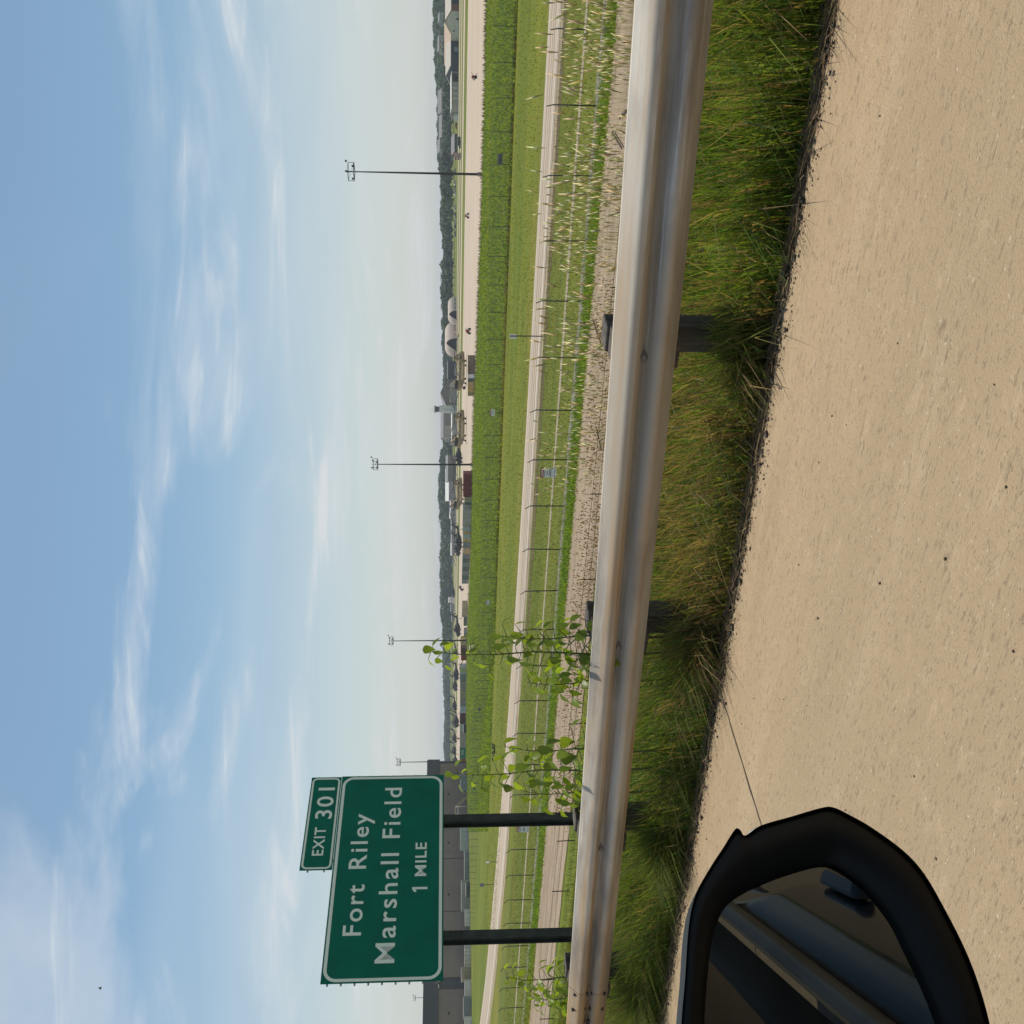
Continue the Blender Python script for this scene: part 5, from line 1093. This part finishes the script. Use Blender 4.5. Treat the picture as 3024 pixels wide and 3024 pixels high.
# the mirror: outline measured on the photograph, laid on the mirror's own plane
MC = Vector(CL(.60, .44, 1.13)); mn = (Vector((D.x, D.y, 0)) * -.915 + Vector((N.x, N.y, 0)) * -.36 + Vector((0, 0, 1)) * .045).normalized()
k_ = 3024 / 1932
OUT = [(1283, 1990), (1283, 1932), (1290, 1850), (1297, 1750), (1310, 1692), (1338, 1640), (1364, 1600), (1384, 1569), (1394, 1571), (1403, 1581), (1432, 1562), (1490, 1545), (1545, 1529), (1568, 1528), (1600, 1543), (1640, 1566), (1700, 1610), (1740, 1655), (1780, 1725), (1815, 1795), (1840, 1860), (1860, 1932), (1868, 1990), (1868, 2050), (1850, 2120), (1800, 2190), (1700, 2225), (1560, 2235), (1430, 2225), (1340, 2180), (1300, 2110)]
GLS = [(1330, 1990), (1330, 1932), (1335, 1850), (1346, 1765), (1368, 1712), (1400, 1682), (1455, 1655), (1515, 1634), (1560, 1624), (1590, 1632), (1640, 1668), (1690, 1728), (1722, 1790), (1756, 1860), (1784, 1932), (1800, 1990), (1806, 2050), (1790, 2105), (1750, 2150), (1680, 2175), (1560, 2185), (1450, 2175), (1375, 2140), (1340, 2070)]
def smooth_loop(P, k=4):
    n = len(P); o_ = []
    for i in range(n):
        p0, p1, p2, p3 = (P[(i + j - 1) % n] for j in range(4))
        for j in range(k):
            t = j / k; o_.append(tuple(.5 * (2 * b + (c - a) * t + (2 * a - 5 * b + 4 * c - d) * t * t + (3 * b - a - 3 * c + d) * t ** 3) for a, b, c, d in zip(p0, p1, p2, p3)))
    return o_
OUT = smooth_loop(OUT); GLS = smooth_loop(GLS)
camv = Vector((0, 0, CZ))
def onplane(v, y, off=0.):
    d = ray(y * k_, v * k_); q = ((MC - mn * off) - camv).dot(mn) / d.dot(mn); return camv + d * q
ov = [onplane(*p) for p in OUT]; cen = sum(ov, Vector()) / len(ov); n = len(ov)
V = [ci @ p for p in ov]; rings = [(1.0, -.006), (.992, .025), (.95, .05), (.85, .075), (.66, .095), (.36, .105)]
V = []; 
for sc_, dp in rings: V += [ci @ (cen + (p - cen) * sc_ - mn * dp) for p in ov]
F = [(j * n + i, j * n + (i + 1) % n, (j + 1) * n + (i + 1) % n, (j + 1) * n + i) for j in range(len(rings) - 1) for i in range(n)] + [tuple((len(rings) - 1) * n + i for i in range(n))]
mir = MB().add(V, F, True).build('door_mirror', m_hous, car)
# rim between the outer edge and the glass
gv = [onplane(*p) for p in GLS]
def resample(P, n):
    P = P + [P[0]]; L_ = [0]
    for a, b in zip(P[:-1], P[1:]): L_.append(L_[-1] + (b - a).length)
    o_ = []
    for i in range(n):
        d = L_[-1] * i / n; k = max(j for j in range(len(L_)) if L_[j] <= d); k = min(k, len(P) - 2); f = (d - L_[k]) / (L_[k + 1] - L_[k]); o_.append(P[k].lerp(P[k + 1], f))
    return o_
def by_angle(P, m):
    """resample a star-shaped loop about cen at m equal angles in the mirror plane"""
    ux = (P[0] - cen).normalized(); uy = mn.cross(ux); Q = resample(P, 720); A = sorted(((math.atan2((p - cen).dot(uy), (p - cen).dot(ux)) % (2 * math.pi)), i) for i, p in enumerate(Q)); 
    out_ = []
    for j in range(m):
        a = 2 * math.pi * j / m; i = min(A, key=lambda q: abs(q[0] - a))[1]; out_.append(Q[i])
    return out_
ux0 = (ov[0] - cen).normalized()
def by_angle2(P, m):
    uy = mn.cross(ux0); Q = resample(P, 900); A = [(math.atan2((p - cen).dot(uy), (p - cen).dot(ux0)) % (2 * math.pi)) for p in Q]; out_ = []
    for j in range(m):
        a = 2 * math.pi * j / m; i = min(range(len(A)), key=lambda q: min(abs(A[q] - a), 2 * math.pi - abs(A[q] - a))); out_.append(Q[i])
    return out_
m_ = 120; oa = by_angle2(ov, m_); ga = by_angle2(gv, m_)
lv = [(oa, .0), ([o_.lerp(g_, .10) for o_, g_ in zip(oa, ga)], -.005), ([o_.lerp(g_, .5) for o_, g_ in zip(oa, ga)], -.004), (ga, .002), ([cen + (g_ - cen) * .995 for g_ in ga], .012)]
V = []
for L_, dp in lv: V += [ci @ (p - mn * dp) for p in L_]
F = [(j * m_ + i, j * m_ + (i + 1) % m_, (j + 1) * m_ + (i + 1) % m_, (j + 1) * m_ + i) for j in range(len(lv) - 1) for i in range(m_)]
MB().add(V, F, True).build('rim', m_hous, mir)
MB().add([ci @ (cen + (p - cen) * 1.0 - mn * .010) for p in ga] + [ci @ (cen + (p - cen) * 1.0 - mn * .014) for p in ga], [tuple(range(m_)), tuple(range(2 * m_ - 1, m_ - 1, -1))]).build('mirror_glass', m_mirror, mir)
# clear indicator lens on the outer edge of the housing
lp = onplane(1470, 1551) - mn * .04
MB().ball(ci @ lp, .0095, 10, 6, 1.6).build('indicator_lens', mat('clear lens', (.55, .55, .52), .15), mir)
# mirror arm to the door
MB().tube(ci @ (onplane(1560, 2190) - mn * .07), cp(.80, TC - .03, 1.04), .035, .05, 10).build('arm', m_hous, car)

# ================================================================== HAZE
m_hz = bpy.data.materials.new('haze'); m_hz.use_nodes = True; t_ = m_hz.node_tree; t_.nodes.remove(t_.nodes['Principled BSDF'])
pv = t_.nodes.new('ShaderNodeVolumePrincipled'); pv.inputs['Color'].default_value = (.80, .88, 1, 1); pv.inputs['Density'].default_value = .00016; pv.inputs['Anisotropy'].default_value = .3
t_.links.new(pv.outputs[0], t_.nodes['Material Output'].inputs['Volume'])
hzb = MB().box(-4800, 4800, -4800, 4800, ZF - 8, 33).build('haze', m_hz); tag(hzb, 'thin pale summer haze lying over the airfield', 'haze', kind='stuff')
